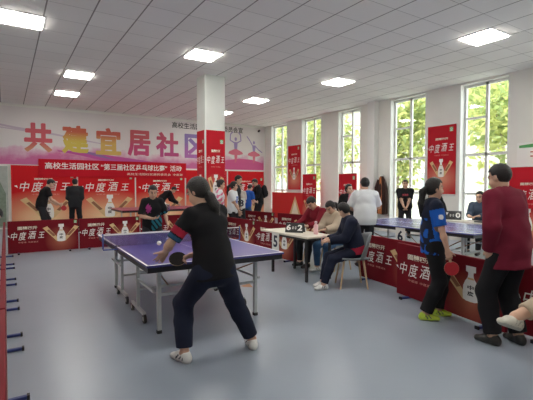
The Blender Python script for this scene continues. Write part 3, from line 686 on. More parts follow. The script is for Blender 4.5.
def person(label, loc, face, h, p={}, wear={}, group=None, res=.011, seed=0):
    """loc: ground point below the pelvis; face: heading in degrees, 0 = +y, 90 = +x. Lengths in p are for a 1.72 m figure."""
    s = h/1.72; G = p.get; fem = G('fem', False)
    root = thing('person', label, 'person', loc, -math.radians(face), group)
    lean, sidel, tw = G('lean', 2), G('side', 0), G('twist', 0)
    P0 = A(*G('pelvis', (0, 0, .93)))
    u = rot(rot(Z_, X_, -lean), Y_, sidel); hx = X_; fw = nrm(np.cross(u, X_))*1.0
    hipu = nrm(u*.5+Z_*.5); rs = rot(nrm(X_-(X_@u)*u), u, -tw); sf = np.cross(u, rs)
    waist = P0+hipu*.15; chest = waist+u*.21; sh = chest+u*.10; nb = chest+u*.14-sf*.005
    hw = .155 if fem else .178
    hu = nrm(rot(rot(u, rs, -G('nod', 0)), sf, G('tilt', 0))); hf = rot(sf-(sf@hu)*hu, hu, -G('turn', 0)); hf = rot(nrm(hf), np.cross(hf, hu), -G('nod', 0)*.5); hf = nrm(hf); hr = nrm(np.cross(hf, hu)); hu = np.cross(hr, hf)
    hc = nb+u*.045+hu*.115+sf*.018
    b = []; 
    # torso, neck, head
    hipw = .165 if fem else .155
    pelv = lambda i: [ecap(P0-hipu*.05, P0+hipu*.03, hx, (hipw+i, .115+i), (hipw-.01+i, .11+i), .04), ecap(P0+hipu*.03, waist, hx, (hipw-.01+i, .108+i), (.128+i, .095+i), .04)]
    tors = lambda i, dr=0: [ecap(P0+hipu*.02, waist, hx, (.15+i+dr, .108+i+dr), (.132+i+dr, .10+i+dr), .05), ecap(waist, chest, rs, (.132+i+dr, .098+i+dr), (.158+i, .112+i), .05), ecap(chest, sh, rs, (.158+i, .112+i), (.125+i, .078+i), .04)]+([ell(chest+sf*.075+rs*.062*q-u*.03, [rs, sf, u], [.065+i*.6, .05+i*.6, .06+i*.6], .04) for q in (-1, 1)] if fem else [])
    girdle = lambda i: [cap(sh+rs*.05+u*.012, sh+rs*(hw-.015), .05+i, .046+i, .04), cap(sh-rs*.05+u*.012, sh-rs*(hw-.015), .05+i, .046+i, .04)]
    b += pelv(0)+tors(0)+girdle(-.004)
    b += [cap(nb-u*.03, hc-hu*.06-hf*.012, .056 if not fem else .048, .05 if not fem else .044, .03)]
    hax = [hr, hf, hu]
    b += [ell(hc-hf*.012+hu*.025, hax, [.074, .094, .092], .02), ell(hc+hf*.022-hu*.05, hax, [.058, .066, .076], .035), cap(hc+hf*.058-hu*.105, hc+hf*.062-hu*.1, .022, .02, .03)]
    b += [cap(hc+hf*.086+hu*.006, hc+hf*.104-hu*.036, .008, .013, .012), ell(hc+hf*.083-hu*.068, hax, [.026, .012, .012], .01), cap(hc+hf*.08-hr*.035+hu*.024, hc+hf*.08+hr*.035+hu*.024, .011, .011, .015)]
    for q in (-1, 1): b += [ell(hc+hr*q*.074-hf*.008-hu*.012, [hr, hf, hu], [.011, .02, .032], .008), ell(hc+hf*.05+hr*q*.045-hu*.045, hax, [.025, .03, .03], .03)]
    # arms and hands
    arms = {}; thin = .9 if fem else 1
    for sd, q in (('L', -1), ('R', 1)):
        S0 = sh+rs*q*hw-u*.004; tgt = A(*G('hand'+sd, (q*.27, .05, .87))); pole = A(*G('elbow'+sd, (q*.35, -1, -.2)))
        E, Wp = ik(S0, tgt, .285, .25, pole); arms[sd] = (S0, E, Wp)
        b += [cap(S0, S0+(E-S0)*.45, .052*thin, .046*thin, .03), cap(S0+(E-S0)*.45, E, .046*thin, .038*thin, .02), cap(E, E+(Wp-E)*.35, .038*thin, .041*thin, .02), cap(E+(Wp-E)*.35, Wp, .041*thin, .026*thin, .02)]
        d = nrm(G('dir'+sd, Wp-E)); pn = A(*G('palm'+sd, (-q, 0, 0))); pn = nrm(pn-(pn@d)*d); t_ = np.cross(d, pn)*q
        if G('thumb'+sd) is not None: t_ = nrm(A(*G('thumb'+sd))-(A(*G('thumb'+sd))@d)*d); pn = nrm(pn-(pn@t_)*t_)
        elif t_@A(0, 1, .3) < 0 and abs(d[2]) > .4: t_ = -t_
        c1, c2 = G('curl'+sd, (22, 35)); fr = max(.0078, res*.8)
        b += [ecap(Wp, Wp+d*.03, t_, (.026, .02), (.034, .017), .015), ecap(Wp+d*.02, Wp+d*.082, t_, (.034, .016), (.038, .013), .012)]
        for o_, L in ((.029, .068), (.0095, .076), (-.0095, .07), (-.028, .056)):
            k0 = Wp+d*.082+t_*o_; ax_ = np.cross(d, pn); d1 = rot(d, ax_, c1)+t_*o_*2.2*G('spread'+sd, 1); d1 = nrm(d1); d2 = rot(d1, ax_, c2)
            k1 = k0+d1*L*.5; b += [cap(k0-d*.02, k1, fr*1.12, fr, .006), cap(k1, k1+d2*L*.5, fr, fr*.85, .004)]
        k0 = Wp+d*.03+t_*.03; td = nrm(d*.65+t_*.7+pn*.25); k1 = k0+td*.038; b += [cap(Wp+d*.02+t_*.012, k0, .015, .0125, .012), cap(k0, k1, .0125, fr*1.2, .01), cap(k1, k1+nrm(td+d*.5+pn*.25)*.032, fr*1.2, fr, .006)]
    # legs and feet
    legs = {}
    for sd, q in (('L', -1), ('R', 1)):
        H0 = P0+hx*q*.085-hipu*.035; at = A(*G('foot'+sd, (q*.11, -.02, .085))); pole = A(*G('knee'+sd, (q*.15, 1, .15)))
        K, Ak = ik(H0, at, .43, .415, pole); toe = G('toe'+sd, q*10); f_ = rot(Y_, Z_, -toe); f_ = nrm(f_+Z_*G('pitch'+sd, 0)); legs[sd] = (H0, K, Ak, f_)
        b += [cap(H0, K, .084, .056, .04), cap(K, K+(Ak-K)*.35, .054, .055, .03), cap(K+(Ak-K)*.35, Ak, .055, .038, .03)]
        upf = nrm(np.cross(np.cross(f_, Z_), f_)); hl = Ak-upf*.05-f_*.035; b += [cap(Ak, hl, .036, .03, .02), cap(hl, Ak-upf*.06+f_*.13, .03, .022, .02), cap(Ak-upf*.01, Ak-upf*.055+f_*.1, .032, .024, .02)]
    V, F = grow(b, res)
    fc = V[F].mean(1); mi = np.zeros(len(F), int); q_ = fc-hc; lx, ly, lz = q_@hr, q_@hf, q_@hu
    mi[(ly > .055) & (np.abs(np.abs(lx)-.031) < .014) & (np.abs(lz-.004) < .0085)] = 1
    mi[(ly > .055) & (np.abs(np.abs(lx)-.033) < .020) & (np.abs(lz-.030) < .006)] = 1
    mi[(ly > .06) & (np.abs(lx) < .024) & (np.abs(lz+.068) < .010)] = 2
    sk = wear.get('skin', skinm)
    np_mesh('body', V*s, F, [sk, eyem, lipm], mi, root)
    # hair
    hs = wear.get('hair', 'short'); hm = wear.get('hairmat', hairm)
    if hs:
        gt = .013 if hs == 'short' else .013
        hp = [ell(hc-hf*.014+hu*.028, hax, [.074+gt, .094+gt, .092+gt*1.15], .02)]
        low = -.075 if hs == 'short' else -.09
        if hs != 'short': hp.append(ell(hc-hf*.045-hu*.02, hax, [.078, .06, .075], .03))
        line = wear.get('hairline', .058)
        def cut(P):
            q = P-hc; f_, u_ = q@hf, q@hu; r_ = np.abs(q@hr)
            face_ = np.maximum(f_-.018-.2*np.maximum(u_, 0), line-u_-.0*r_)
            face_ = np.minimum(f_-.022-.25*np.maximum(u_-.02, 0), line+.012-u_)
            ear = np.minimum(.03-u_, np.minimum(f_+.03, .02))
            return np.maximum(np.maximum(face_, low-u_), np.minimum(f_+.022, .018-u_) if hs == 'short' else -1)
        V, F = grow(hp, res*.8, cut); np_mesh('hair', V*s, F, [hm], np.zeros(len(F)), root)
        if hs == 'ponytail':
            pts = wear.get('tail', [(0, -.10, .02), (0, -.15, -.06), (0, -.145, -.2), (0, -.12, -.34)]); rr = wear.get('tailr', [.03, .042, .036, .012]); W3 = [hc+hr*a+hf*b_+hu*c for a, b_, c in pts]
            V, F = grow([cap(W3[i], W3[i+1], rr[i], rr[i+1], .02) for i in range(len(W3)-1)], res*.8, None, .004, seed); np_mesh('ponytail', V*s, F, [hm], np.zeros(len(F)), root)
        if hs == 'bun':
            V, F = grow([ell(hc-hf*.115+hu*.045, hax, [.04, .034, .04])], res*.8); np_mesh('hair_bun', V*s, F, [hm], np.zeros(len(F)), root)
    info = dict(P0=P0, u=u, rs=rs, sf=sf, sh=sh, nb=nb, chest=chest, waist=waist, arms=arms, legs=legs, hc=hc, hr=hr, hf=hf, hu=hu, s=s)
    # trousers
    tr = wear.get('pants')
    if tr:
        fit = tr.get('fit', .014); cuff = tr.get('cuff', .05); pr = pelv(.008)
        for H0, K, Ak, f_ in legs.values():
            kn = tr.get('flare', 0); e_ = K+(Ak-K)*(1-cuff)
            pr += [cap(H0, K, .086+fit, .060+fit, .035), cap(K, K+(e_-K)*.4, .060+fit, .056+fit+kn*.5, .03), cap(K+(e_-K)*.4, e_, .056+fit+kn*.5, .04+fit+kn, .02)]
        ends = [(K+(Ak-K)*(1-cuff), nrm(Ak-K)) for _, K, Ak, _ in legs.values()]
        def cut(P):
            d = (P-(P0+hipu*.12))@hipu
            for e_, ax_ in ends:
                q = P-e_; near = np.sqrt((q*q).sum(-1))-.13; d = np.maximum(d, np.minimum(q@ax_, -near))
            return d
        V, F = grow(pr, res, cut, .0035, seed); fn = tr.get('paint'); mi = fn(V[F].mean(1), info) if fn else np.zeros(len(F)); np_mesh('trousers', V*s, F, tr['mats'], mi, root)
    # top
    tp = wear.get('top')
    if tp:
        fit = tp.get('fit', .016); hem = tp.get('hem', .06); sl = tp.get('sleeve', .6); pr = tors(fit, tp.get('loose', .012))+girdle(fit*.8)
        if hem > 0: pr.append(ecap(P0-hipu*hem, P0+hipu*.05, hx, (hipw+.012+fit, .118+fit), (.155+fit, .115+fit), .05))
        ends = []
        for S0, E, Wp in arms.values():
            r0 = tp.get('slr', fit+.006)
            if sl <= 1: e_ = S0+(E-S0)*sl; pr += [cap(S0, e_, .054*thin+r0, .048*thin+r0*1.15, .03)]; ends.append((e_, nrm(E-S0)))
            else:
                e_ = E+(Wp-E)*(sl-1); pr += [cap(S0, E, .054*thin+r0, .044*thin+r0, .03), cap(E, e_, .044*thin+r0, .032*thin+r0*.9, .02)]; ends.append((e_, nrm(Wp-E)))
        if tp.get('collar'): pr.append(cap(nb-u*.02, nb+u*tp['collar'], .068, .064, .02))
        neck = cap(nb+sf*.02, nb+u*.2+sf*.05, .05 if fem else .056, .07, 0)
        def cut(P):
            d = (P0-hipu*hem-P)@hipu if hem > 0 else (P0-hipu*hem-P)@hipu
            rP = np.sqrt(((P-P0)**2).sum(-1))
            for e_, ax_ in ends:
                q = P-e_; near = np.sqrt((q*q).sum(-1))-(.085 if sl <= 1 else .1); d = np.maximum(d, np.minimum(q@ax_, -near)); 
            # sleeves may hang below the hem: keep them
            if hem <= 0 or True:
                arm = np.full(P.shape[:-1], 1.0)
                for S0, E, Wp in arms.values():
                    for a, c in ((S0, E), (E, Wp)):
                        ab = c-a; t = np.clip((P-a)@ab/(ab@ab), 0, 1); o_ = P-a-t[..., None]*ab; arm = np.minimum(arm, np.sqrt((o_*o_).sum(-1))-.085)
                hemd = (P0-hipu*hem-P)@hipu; dd = d
                sd_ = np.full(P.shape[:-1], -1.0)
                for e_, ax_ in ends:
                    q = P-e_; near = np.sqrt((q*q).sum(-1))-(.085 if sl <= 1 else .1); sd_ = np.maximum(sd_, np.minimum(q@ax_, -near))
                d = np.maximum(np.minimum(hemd, arm) if sl > 1 else hemd, sd_)
            return np.maximum(d, -neck.fn(P)) if not tp.get('collar') else np.maximum(d, -cap(nb, nb+u*.3, .054, .06, 0).fn(P))
        V, F = grow(pr, res, cut, tp.get('wr', .004), seed+3); fn = tp.get('paint'); mi = fn(V[F].mean(1), info) if fn else np.zeros(len(F)); o = np_mesh('top', V*s, F, tp['mats'], mi, root); o.name = tp.get('name', 'shirt')
    sc = wear.get('scarf')
    if sc:
        V, F = grow([cap(nb+rot(sf, u, a)*.07-u*.01, nb+rot(sf, u, a+40)*.07-u*.01, .035, .035, .02) for a in range(0, 360, 40)]+[cap(nb+sf*.08, chest+sf*.13+rs*.03, .04, .045, .02), cap(nb+sf*.08, chest+sf*.13-rs*.04-u*.06, .04, .04, .02)], res, None, .004, seed); np_mesh('scarf', V*s, F, [sc], np.zeros(len(F)), root)
    # shoes
    sh_ = wear.get('shoe', (mat('shoe_black', (.02, .02, .02), .45), mat('sole_black', (.03, .03, .03), .6)))
    for H0, K, Ak, f_ in legs.values():
        upf = nrm(np.cross(np.cross(f_, Z_), f_)); sd_ = np.cross(f_, upf); bt = Ak-upf*.085
        hl = bt+upf*.04-f_*.04
        pr = [ecap(hl, hl+f_*.11, sd_, (.036, .046), (.042, .044), .02), ecap(hl+f_*.1-upf*.004, hl+f_*.185-upf*.012, sd_, (.043, .036), (.036, .026), .02), cap(Ak-upf*.01-f_*.008, hl+f_*.02, .043, .044, .02)]
        V, F = grow(pr, min(res, .009), lambda P: np.maximum(-(P-bt)@upf, np.maximum((P-Ak)@upf-.012, -1)))
        z = (V[F].mean(1)-bt)@upf; fz = (V[F].mean(1)-hl)@f_; mi = np.where(z < .022, 1, 0)
        if len(sh_) > 2: mi = np.where((z > .03) & (z < .07) & (np.abs(fz-.06) < .045) & (np.sin(fz*160+z*120) > .3), 2, mi)
        np_mesh('shoe', V*s, F, list(sh_), mi, root)
    return root, info
def wloc(root, info, pt):          # a point of the figure in the room
    return root.matrix_basis@Vector(np.asarray(pt)*info['s'])
def canon(loc, face, h, P):        # a point of the room in the figure's frame
    a = math.radians(face); d = np.asarray(P, float)-np.asarray(loc, float); s = h/1.72
    return tuple(np.array([d[0]*math.cos(a)-d[1]*math.sin(a), d[0]*math.sin(a)+d[1]*math.cos(a), d[2]])/s)
navy = cloth('cloth_navy', (.012, .016, .035)); blackc = cloth('cloth_black', (.010, .010, .012)); whitec = cloth('cloth_white', (.68, .71, .74)); charcoal = cloth('cloth_charcoal', (.022, .023, .027))
redband = cloth('cloth_red', (.42, .02, .05)); steelblue = cloth('cloth_steel_blue', (.03, .09, .18)); maroon = cloth('cloth_maroon', (.155, .010, .028), var=.08, vscale=5); darkred = cloth('cloth_dark_red', (.19, .010, .022))
beige = cloth('cloth_beige', (.46, .37, .28)); jean = cloth('denim', (.04, .10, .20)); bluebright = cloth('cloth_bright_blue', (.012, .10, .45)); pinkc = cloth('cloth_pink', (.62, .16, .28)); greyblue = cloth('cloth_grey_blue', (.06, .085, .13))
magc = cloth('cloth_magenta', (.34, .04, .20)); cyanc = cloth('cloth_teal', (.02, .16, .22)); royal = cloth('cloth_royal_blue', (.02, .09, .40)); palec = cloth('cloth_pale', (.55, .50, .46)); redprint = cloth('print_on_tee', (.40, .05, .07)); scarfm = cloth('scarf_pink', (.62, .25, .32))
whiteshoe = (mat('shoe_white', (.72, .72, .70), .5), mat('sole_white', (.62, .62, .60), .6), mat('shoe_mark', (.05, .06, .08), .5)); plainshoe = whiteshoe[:2]
neon = (mat('shoe_neon', (.45, .60, .05), .5), mat('sole_neon', (.50, .62, .12), .6), mat('shoe_mark', (.05, .06, .08), .5)); blackshoe = (mat('shoe_black', (.02, .02, .02), .35), mat('sole_black', (.03, .03, .03), .6))
cream_shoe = (mat('shoe_cream', (.62, .60, .52), .6), mat('sole_cream', (.42, .41, .37), .6), mat('shoe_seam', (.40, .38, .33), .6))
dkpants = dict(mats=[charcoal], fit=.014)
def bands(fc, I):
    mi = np.zeros(len(fc), int)
    for sd in 'LR':
        S0, E, _ = I['arms'][sd]; ab = E-S0; t = (fc-S0)@ab/(ab@ab); o = fc-S0-t[:, None]*ab; n = np.sqrt((o*o).sum(1)) < .1
        mi[n & (t > .45) & (t < .66)] = 1; mi[n & (t > .70) & (t < .82)] = 2
    return mi
def tee_chest(w, z0, z1, side=0):
    def fn(fc, I):
        q = fc-I['chest']; x, y, z = q@I['rs'], q@I['sf'], q@I['u']
        return ((y > .03) & (np.abs(x-side) < w) & (z > z0) & (z < z1) & (np.sin(x*90+z*40)*np.sin(z*110) > -.35)).astype(int)
    return fn
def facing_paint(fc, I):
    q = fc-I['chest']; x, y, z = q@I['rs'], q@I['sf'], q@I['u']; mi = np.zeros(len(fc), int)
    mi[(y > .02) & (((x-.085)/.05)**2+((z+.02)/.085)**2+.35*np.sin(x*130+z*80) < 1)] = 1
    mi[(y > .0) & (x < .03) & (z < -.19-.4*x) & (np.sin(x*70-z*50) > -.3)] = 2
    return mi
def blue_paint(fc, I):
    q = fc-I['chest']; x, y, z = q@I['rs'], q@I['sf'], q@I['u']; mi = np.zeros(len(fc), int)
    for sd in 'LR':
        S0, E, _ = I['arms'][sd]; ab = E-S0; t = (fc-S0)@ab/(ab@ab); o = fc-S0-t[:, None]*ab; mi[(np.sqrt((o*o).sum(1)) < .095) & (t > .16)] = 1
        c = S0+ab*.42; rr = np.sqrt(((fc-c)**2).sum(1)); k = (np.sqrt((o*o).sum(1)) < .095) & (((t-.5)*.285)**2+(o@I['sf'])**2 < .030**2) & ((o@I['rs'])*(1 if sd == 'R' else -1) > .02); mi[k] = 2
    w = np.sin(x*50+z*22+2*np.sin(z*19))+np.sin(y*60-z*34)
    mi[(mi == 0) & (z < -.06) & (w > 1.0-(-.06-z)*2.6)] = 1
    return mi
def red_hem(fc, I):
    q = fc-I['P0']; return ((q@I['u'] < .045)).astype(int)
def splash(fc, I):
    q = fc-I['chest']; return np.where(np.sin(q[:, 0]*38+q[:, 2]*21)+np.sin(q[:, 2]*47-q[:, 1]*30) > .25, 1, 0)
seat = lambda **k: dict(dict(pelvis=(0, -.02, .615), footL=(-.12, .42, .085), footR=(.12, .40, .085), kneeL=(-.1, .4, 1), kneeR=(.1, .4, 1)), **k)

# near player, seen from behind
L1 = (1.46, 3.08, 0); cn = lambda p: canon(L1, -6, 1.70, p)
pl, I1 = person('player in black tee seen from behind, reaching for the ball at the near table end', L1, -6, 1.70,
    dict(fem=True, pelvis=(0, 0, .838), lean=12, side=-5, twist=-4, turn=-22, nod=12, footL=cn((1.262, 3.25, .082)), footR=cn((1.90, 3.19, .082)), toeL=-14, toeR=18, kneeL=(-.08, 1, .1), kneeR=(.3, 1, .1),
         handL=cn((1.155, 3.40, .935)), dirL=(-.28, .55, -.75), palmL=(.35, .75, .45), curlL=(12, 18), spreadL=2.5, elbowL=(-.7, -.8, -.2), handR=cn((1.41, 3.40, .885)), dirR=(-.9, .35, -.25), palmR=(-.1, -.5, -.8), curlR=(60, 60), elbowR=(1, -.3, -.2)),
    dict(top=dict(mats=[blackc, redband, steelblue], sleeve=.84, hem=.10, fit=.014, loose=.010, slr=.015, paint=bands, name='tee_shirt'), pants=dict(mats=[navy], fit=.026, flare=.004, cuff=.10), shoe=whiteshoe, hair='ponytail',
         tail=[(0, -.07, -.04), (.0, -.085, -.10), (.01, -.09, -.19), (.02, -.07, -.31)], tailr=[.034, .042, .044, .016]), res=.0085, seed=1)
# opponent
person('facing player in black tee with pink and teal print at the far table end', (2.2, 7.2, 0), 189, 1.56,
    dict(fem=True, pelvis=(0, 0, .885), lean=10, nod=8, handR=(.03, .27, 1.02), dirR=(-1, .25, .1), palmR=(0, -.3, 1), elbowR=(1, -.5, -.6), handL=(-.27, .16, .90), footL=(-.2, -.02, .085), footR=(.2, .02, .085)),
    dict(top=dict(mats=[blackc, magc, cyanc], sleeve=.9, hem=.10, paint=facing_paint, name='tee_shirt'), pants=dkpants, shoe=whiteshoe, hair='bun'), res=.010, seed=2)
# far left pair by the mural wall
far = 'people by the mural wall'
_, I3 = person('person in black tee holding a red bat in front of the mural wall', (.86, 13.2, 0), 84, 1.76,
    dict(lean=20, nod=12, pelvis=(0, 0, .90), handR=(.16, .42, .93), dirR=(0, .8, -.4), curlR=(60, 60), handL=(-.18, .34, .95), footL=(-.2, .15, .085), footR=(.2, -.15, .085)), dict(top=dict(mats=[blackc], sleeve=.7, hem=.1, name='tee_shirt'), pants=dkpants), far, .013, 3)
person('person in dark clothes with back turned before the second liquor poster', (1.86, 14.1, 0), 15, 1.71,
    dict(handL=(-.12, .2, 1.0), handR=(.12, .2, 1.0)), dict(top=dict(mats=[charcoal], sleeve=1.9, hem=.12, name='jacket', fit=.03, collar=.03), pants=dkpants), far, .013, 4)
person('person in black bending over beside the distant table', (4.72, 14.4, 0), 95, 1.68, dict(lean=52, nod=5, handL=(-.15, .62, .86), handR=(.15, .62, .84)), dict(top=dict(mats=[blackc], sleeve=1.9, hem=.1, name='jacket'), pants=dkpants), far, .013, 5)
# onlookers behind the right barriers
onl = 'onlookers between the barriers'
person('onlooker in pink and white patterned tee, leftmost of the group right of the near player', (4.38, 8.96, 0), 110, 1.65, dict(fem=True, nod=10), dict(top=dict(mats=[whitec, pinkc], sleeve=.8, hem=.1, paint=splash, name='tee_shirt'), pants=dkpants, hair='bun'), onl, .012, 6)
person('onlooker in white tee with a blue chest print behind the barrier', (4.97, 9.36, 0), 140, 1.61, dict(fem=True, nod=6, handL=(-.2, .12, .86), handR=(.06, .22, .90), turn=-25), dict(top=dict(mats=[whitec, royal], sleeve=.8, hem=.1, paint=tee_chest(.075, -.19, .01), name='tee_shirt'), pants=dkpants, hair='ponytail'), onl, .012, 7)
person('tall onlooker with short dark hair behind the one in the white tee', (5.55, 10.25, 0), 125, 1.80, dict(nod=14), dict(top=dict(mats=[charcoal], sleeve=.8, hem=.1, name='tee_shirt'), pants=dkpants), onl, .013, 8)
person('onlooker in a pale top holding up the sheet numbered 3', (5.98, 10.8, 0), 200, 1.57, dict(fem=True, handL=(-.11, .26, 1.03), handR=(.11, .26, 1.03), dirL=(.2, .6, .3), dirR=(-.2, .6, .3)), dict(top=dict(mats=[palec], sleeve=.8, hem=.1, name='tee_shirt'), pants=dkpants), onl, .013, 9)
sheet('3', (5.87, 10.47, 1.12), math.radians(-20), 'white sheet with a dark 3 held up behind the barriers')
person('person in a royal blue polo facing the one with the backpack', (6.55, 11.35, 0), 75, 1.56, dict(lean=12, nod=14, handR=(.15, .36, 1.05), handL=(-.15, .34, 1.02)), dict(top=dict(mats=[royal], sleeve=.8, hem=.1, collar=.02, name='polo_shirt'), pants=dict(mats=[jean], fit=.014)), onl, .013, 10)
bp_, I11 = person('person in black with a backpack, turned left toward the blue polo', (7.3, 11.8, 0), -78, 1.75, dict(lean=10, nod=14, handR=(.13, .40, 1.05), handL=(-.13, .36, 1.02)), dict(top=dict(mats=[blackc], sleeve=1.9, hem=.1, collar=.02, name='jacket'), pants=dkpants), onl, .012, 11)
# score table group
person('person in a dark red jumper sitting behind the score table', (5.02, 5.93, 0), -92, 1.66, seat(lean=16, nod=22, handL=(-.2, .50, .80), handR=(.12, .52, .80), dirL=(.5, .8, -.1), dirR=(-.4, .9, -.1), palmL=(0, 0, -1), palmR=(0, 0, -1)), dict(top=dict(mats=[darkred], sleeve=1.9, hem=.06, name='jumper', collar=.025), pants=dkpants, shoe=blackshoe), None, .011, 12)
person('girl in a beige jacket sitting at the score table, hair tied back', (4.97, 5.42, 0), -96, 1.56, seat(fem=True, lean=12, nod=20, handL=(-.16, .50, .83), handR=(.1, .48, .83), dirL=(.5, .8, -.1), dirR=(-.4, .9, -.1), palmL=(0, 0, -1), palmR=(0, 0, -1)), dict(top=dict(mats=[beige], sleeve=1.9, hem=.06, fit=.028, name='jacket', collar=.025), pants=dict(mats=[jean], fit=.014), hair='ponytail', shoe=whiteshoe), None, .011, 13)
person('person in a black jacket with red trim sitting on the grey chair', (4.36, 4.38, 0), -60, 1.57, seat(lean=13, turn=45, nod=12, handR=(.12, .40, .76), handL=(-.12, .42, .76), dirR=(-.4, .9, -.3), dirL=(.4, .9, -.3), palmL=(0, 0, -1), palmR=(0, 0, -1), footL=(-.22, .52, .085), footR=(-.02, .50, .085), toeL=-20, toeR=-16),
    dict(top=dict(mats=[navy, redband], sleeve=1.92, hem=.07, fit=.03, loose=.02, paint=red_hem, name='jacket', collar=.03), pants=dict(mats=[navy], fit=.02), shoe=whiteshoe), None, .010, 14)
person('person in a dark jacket with a pink scarf before the roll-up banner', (6.42, 6.6, 0), 205, 1.54, dict(fem=True, turn=-20), dict(top=dict(mats=[blackc], sleeve=1.9, hem=.12, fit=.03, name='jacket', collar=.02), pants=dkpants, hair='bun', scarf=scarfm), None, .012, 15)
person('person in a white tee seen from behind, right of the seated group', (5.6, 5.32, 0), 32, 1.655, dict(handL=(-.10, .26, 1.05), handR=(.12, .27, 1.04), dirL=(1, .2, 0), dirR=(-1, .2, 0), elbowL=(-1, -.2, -.6), elbowR=(1, -.2, -.6), nod=6), dict(top=dict(mats=[whitec], sleeve=.85, hem=.12, fit=.028, loose=.04, slr=.03, name='tee_shirt'), pants=dkpants), None, .010, 16)
person('person in a black tee with a red chest print standing at the window', (9.62, 7.62, 0), -132, 1.67, dict(handL=(-.04, .24, .92), handR=(.04, .25, .92), dirL=(.5, .4, -.7), dirR=(-.5, .4, -.7), elbowL=(-1, -.3, -.3), elbowR=(1, -.3, -.3)), dict(top=dict(mats=[blackc, redprint], sleeve=.85, hem=.12, fit=.024, loose=.03, paint=tee_chest(.075, -.04, .02), name='tee_shirt'), pants=dkpants), None, .012, 17)
person('person in black leaning over the end of the white desk', (8.82, 5.95, 0), -55, 1.6, dict(lean=24, nod=20, handL=(-.2, .36, .9), handR=(.2, .36, .9)), dict(top=dict(mats=[blackc], sleeve=1.9, hem=.12, fit=.03, name='jacket', collar=.03), pants=dkpants), None, .012, 18)
person('man in a grey-blue shirt sitting behind the white desk at the window', (8.98, 5.05, 0), -98, 1.70, seat(lean=6, nod=6, handL=(-.14, .46, .86), handR=(.08, .46, .86), dirL=(.6, .7, -.1), dirR=(-.6, .7, -.1), palmL=(0, 0, -1), palmR=(0, 0, -1)), dict(top=dict(mats=[greyblue], sleeve=1.9, hem=.06, fit=.022, name='shirt', collar=.02), pants=dkpants, hairline=.075), None, .012, 19)
# woman in blue by the right barrier
wb, I20 = person('woman in blue and navy sports shirt with a ponytail by the right barrier', (4.06, 2.83, 0), 128, 1.60, dict(fem=True, lean=-1, turn=-4, nod=4, handR=(.235, .10, .86), handL=(-.2, .12, .86), curlR=(50, 60), footL=(-.09, .10, .085), footR=(.09, -.10, .085), toeL=6, toeR=6),
    dict(top=dict(mats=[navy, bluebright, whitec], sleeve=.86, hem=.13, fit=.014, loose=.012, slr=.020, paint=blue_paint, name='sports_shirt'), pants=dict(mats=[blackc], fit=.024, flare=.012), shoe=neon, hair='ponytail', tail=[(0, -.09, .01), (0, -.14, -.06), (.01, -.15, -.2), (.01, -.14, -.36)]), None, .009, 20)
# man in maroon
person('man in a long maroon jacket seen from behind at the right, hand in pocket', (3.985, 1.96, 0), 8, 1.73, dict(lean=9, turn=-6, nod=5, handL=(-.20, .06, .90), dirL=(.25, .15, -1), handR=(.25, .10, .86), elbowL=(-1, -.9, 0), elbowR=(1, -.9, 0), footL=(-.12, .06, .085), footR=(.12, -.03, .085), toeL=-14, toeR=10),
    dict(top=dict(mats=[maroon], sleeve=1.97, hem=.20, fit=.034, loose=.022, slr=.030, name='jacket', collar=.035, wr=.005), pants=dict(mats=[blackc], fit=.03, flare=.008), shoe=blackshoe), None, .009, 21)
# seated spectators at both edges of the frame
L22 = (3.22, .86, 0); an = canon(L22, -24, 1.7, (2.955, 1.40, .60))
person('seated spectator at the right edge, only a crossed leg with a cream sneaker in view', L22, -24, 1.7, seat(lean=-4, footR=an, toeR=-60, pitchR=.35, kneeR=(1, .4, .7), handL=(-.2, .25, .75), handR=(.25, .25, .75)), dict(top=dict(mats=[charcoal], sleeve=1.9, hem=.06, name='jacket'), pants=dict(mats=[beige], fit=.02, cuff=.2), shoe=cream_shoe), None, .010, 22)
person('spectator in dark red sitting behind the left barrier at the left edge', (-.53, 6.9, 0), 90, 1.66, seat(lean=41, nod=10, handL=(-.15, .3, .72), handR=(.15, .3, .72), footL=(-.12, .30, .085), footR=(.12, .30, .085)), dict(top=dict(mats=[darkred], sleeve=1.9, hem=.06, name='jumper'), pants=dkpants), None, .012, 23)

# ------------------------------------------------------------------ things held or carried
def bat(label, c, handle, normal, face_m):
    """c: blade centre, handle: direction from blade to grip, normal: blade face direction"""
    h = Vector(handle).normalized(); n = Vector(normal); n = (n-h*n.dot(h)).normalized(); x = h.cross(n)
    t = thing('table_tennis_bat', label, 'bat', c, 0, 'table tennis bats'); M = Matrix((x, n, h)).transposed().to_4x4()
    out = [(.075*math.sin(q), -.078*math.cos(q)) for q in [PI*(k/14-1) for k in range(29)]]; out = [(.075*math.sin(2*PI*k/28), .078*math.cos(2*PI*k/28)) for k in range(28)]
    def slab(y0, y1, m, sc=1):
        v = [(a*sc, y0, c_*sc) for a, c_ in out]+[(a*sc, y1, c_*sc) for a, c_ in out]; N = len(out)
        return MB().add(v, [tuple(range(N)), tuple(range(2*N-1, N-1, -1))]+[(k, N+k, N+(k+1) % N, (k+1) % N) for k in range(N)], m, M=M)
    slab(-.003, .003, wood).build('blade', t); slab(.003, .006, face_m, .98).build('rubber', t); slab(-.006, -.003, face_m, .98).build('rubber', t)
    MB().box(-.013, .013, -.011, .011, .068, .165, wood, .005, M).build('handle', t)
batblack = mat('rubber_black', (.02, .018, .018), .9, spec=.15); batred = mat('rubber_red', (.48, .02, .03), .5)
bat('black-faced bat in the near player\'s hand at the table edge', (1.285, 3.46, .85), (.9, -.25, .12), (-.25, -.6, .7), batblack)
bat('red bat held by the distant person in black', (1.42, 13.08, .83), (-.75, .1, .65), (-.2, -1, .2), batred)
Wr = wloc(wb, I20, I20['arms']['R'][2]+A(0, .01, -.09)); 
bat('red bat hanging from the right hand of the woman in blue', (Wr.x+.03, Wr.y-.02, Wr.z-.11), (-.15, .1, 1), (-.75, -.66, 0), batred)
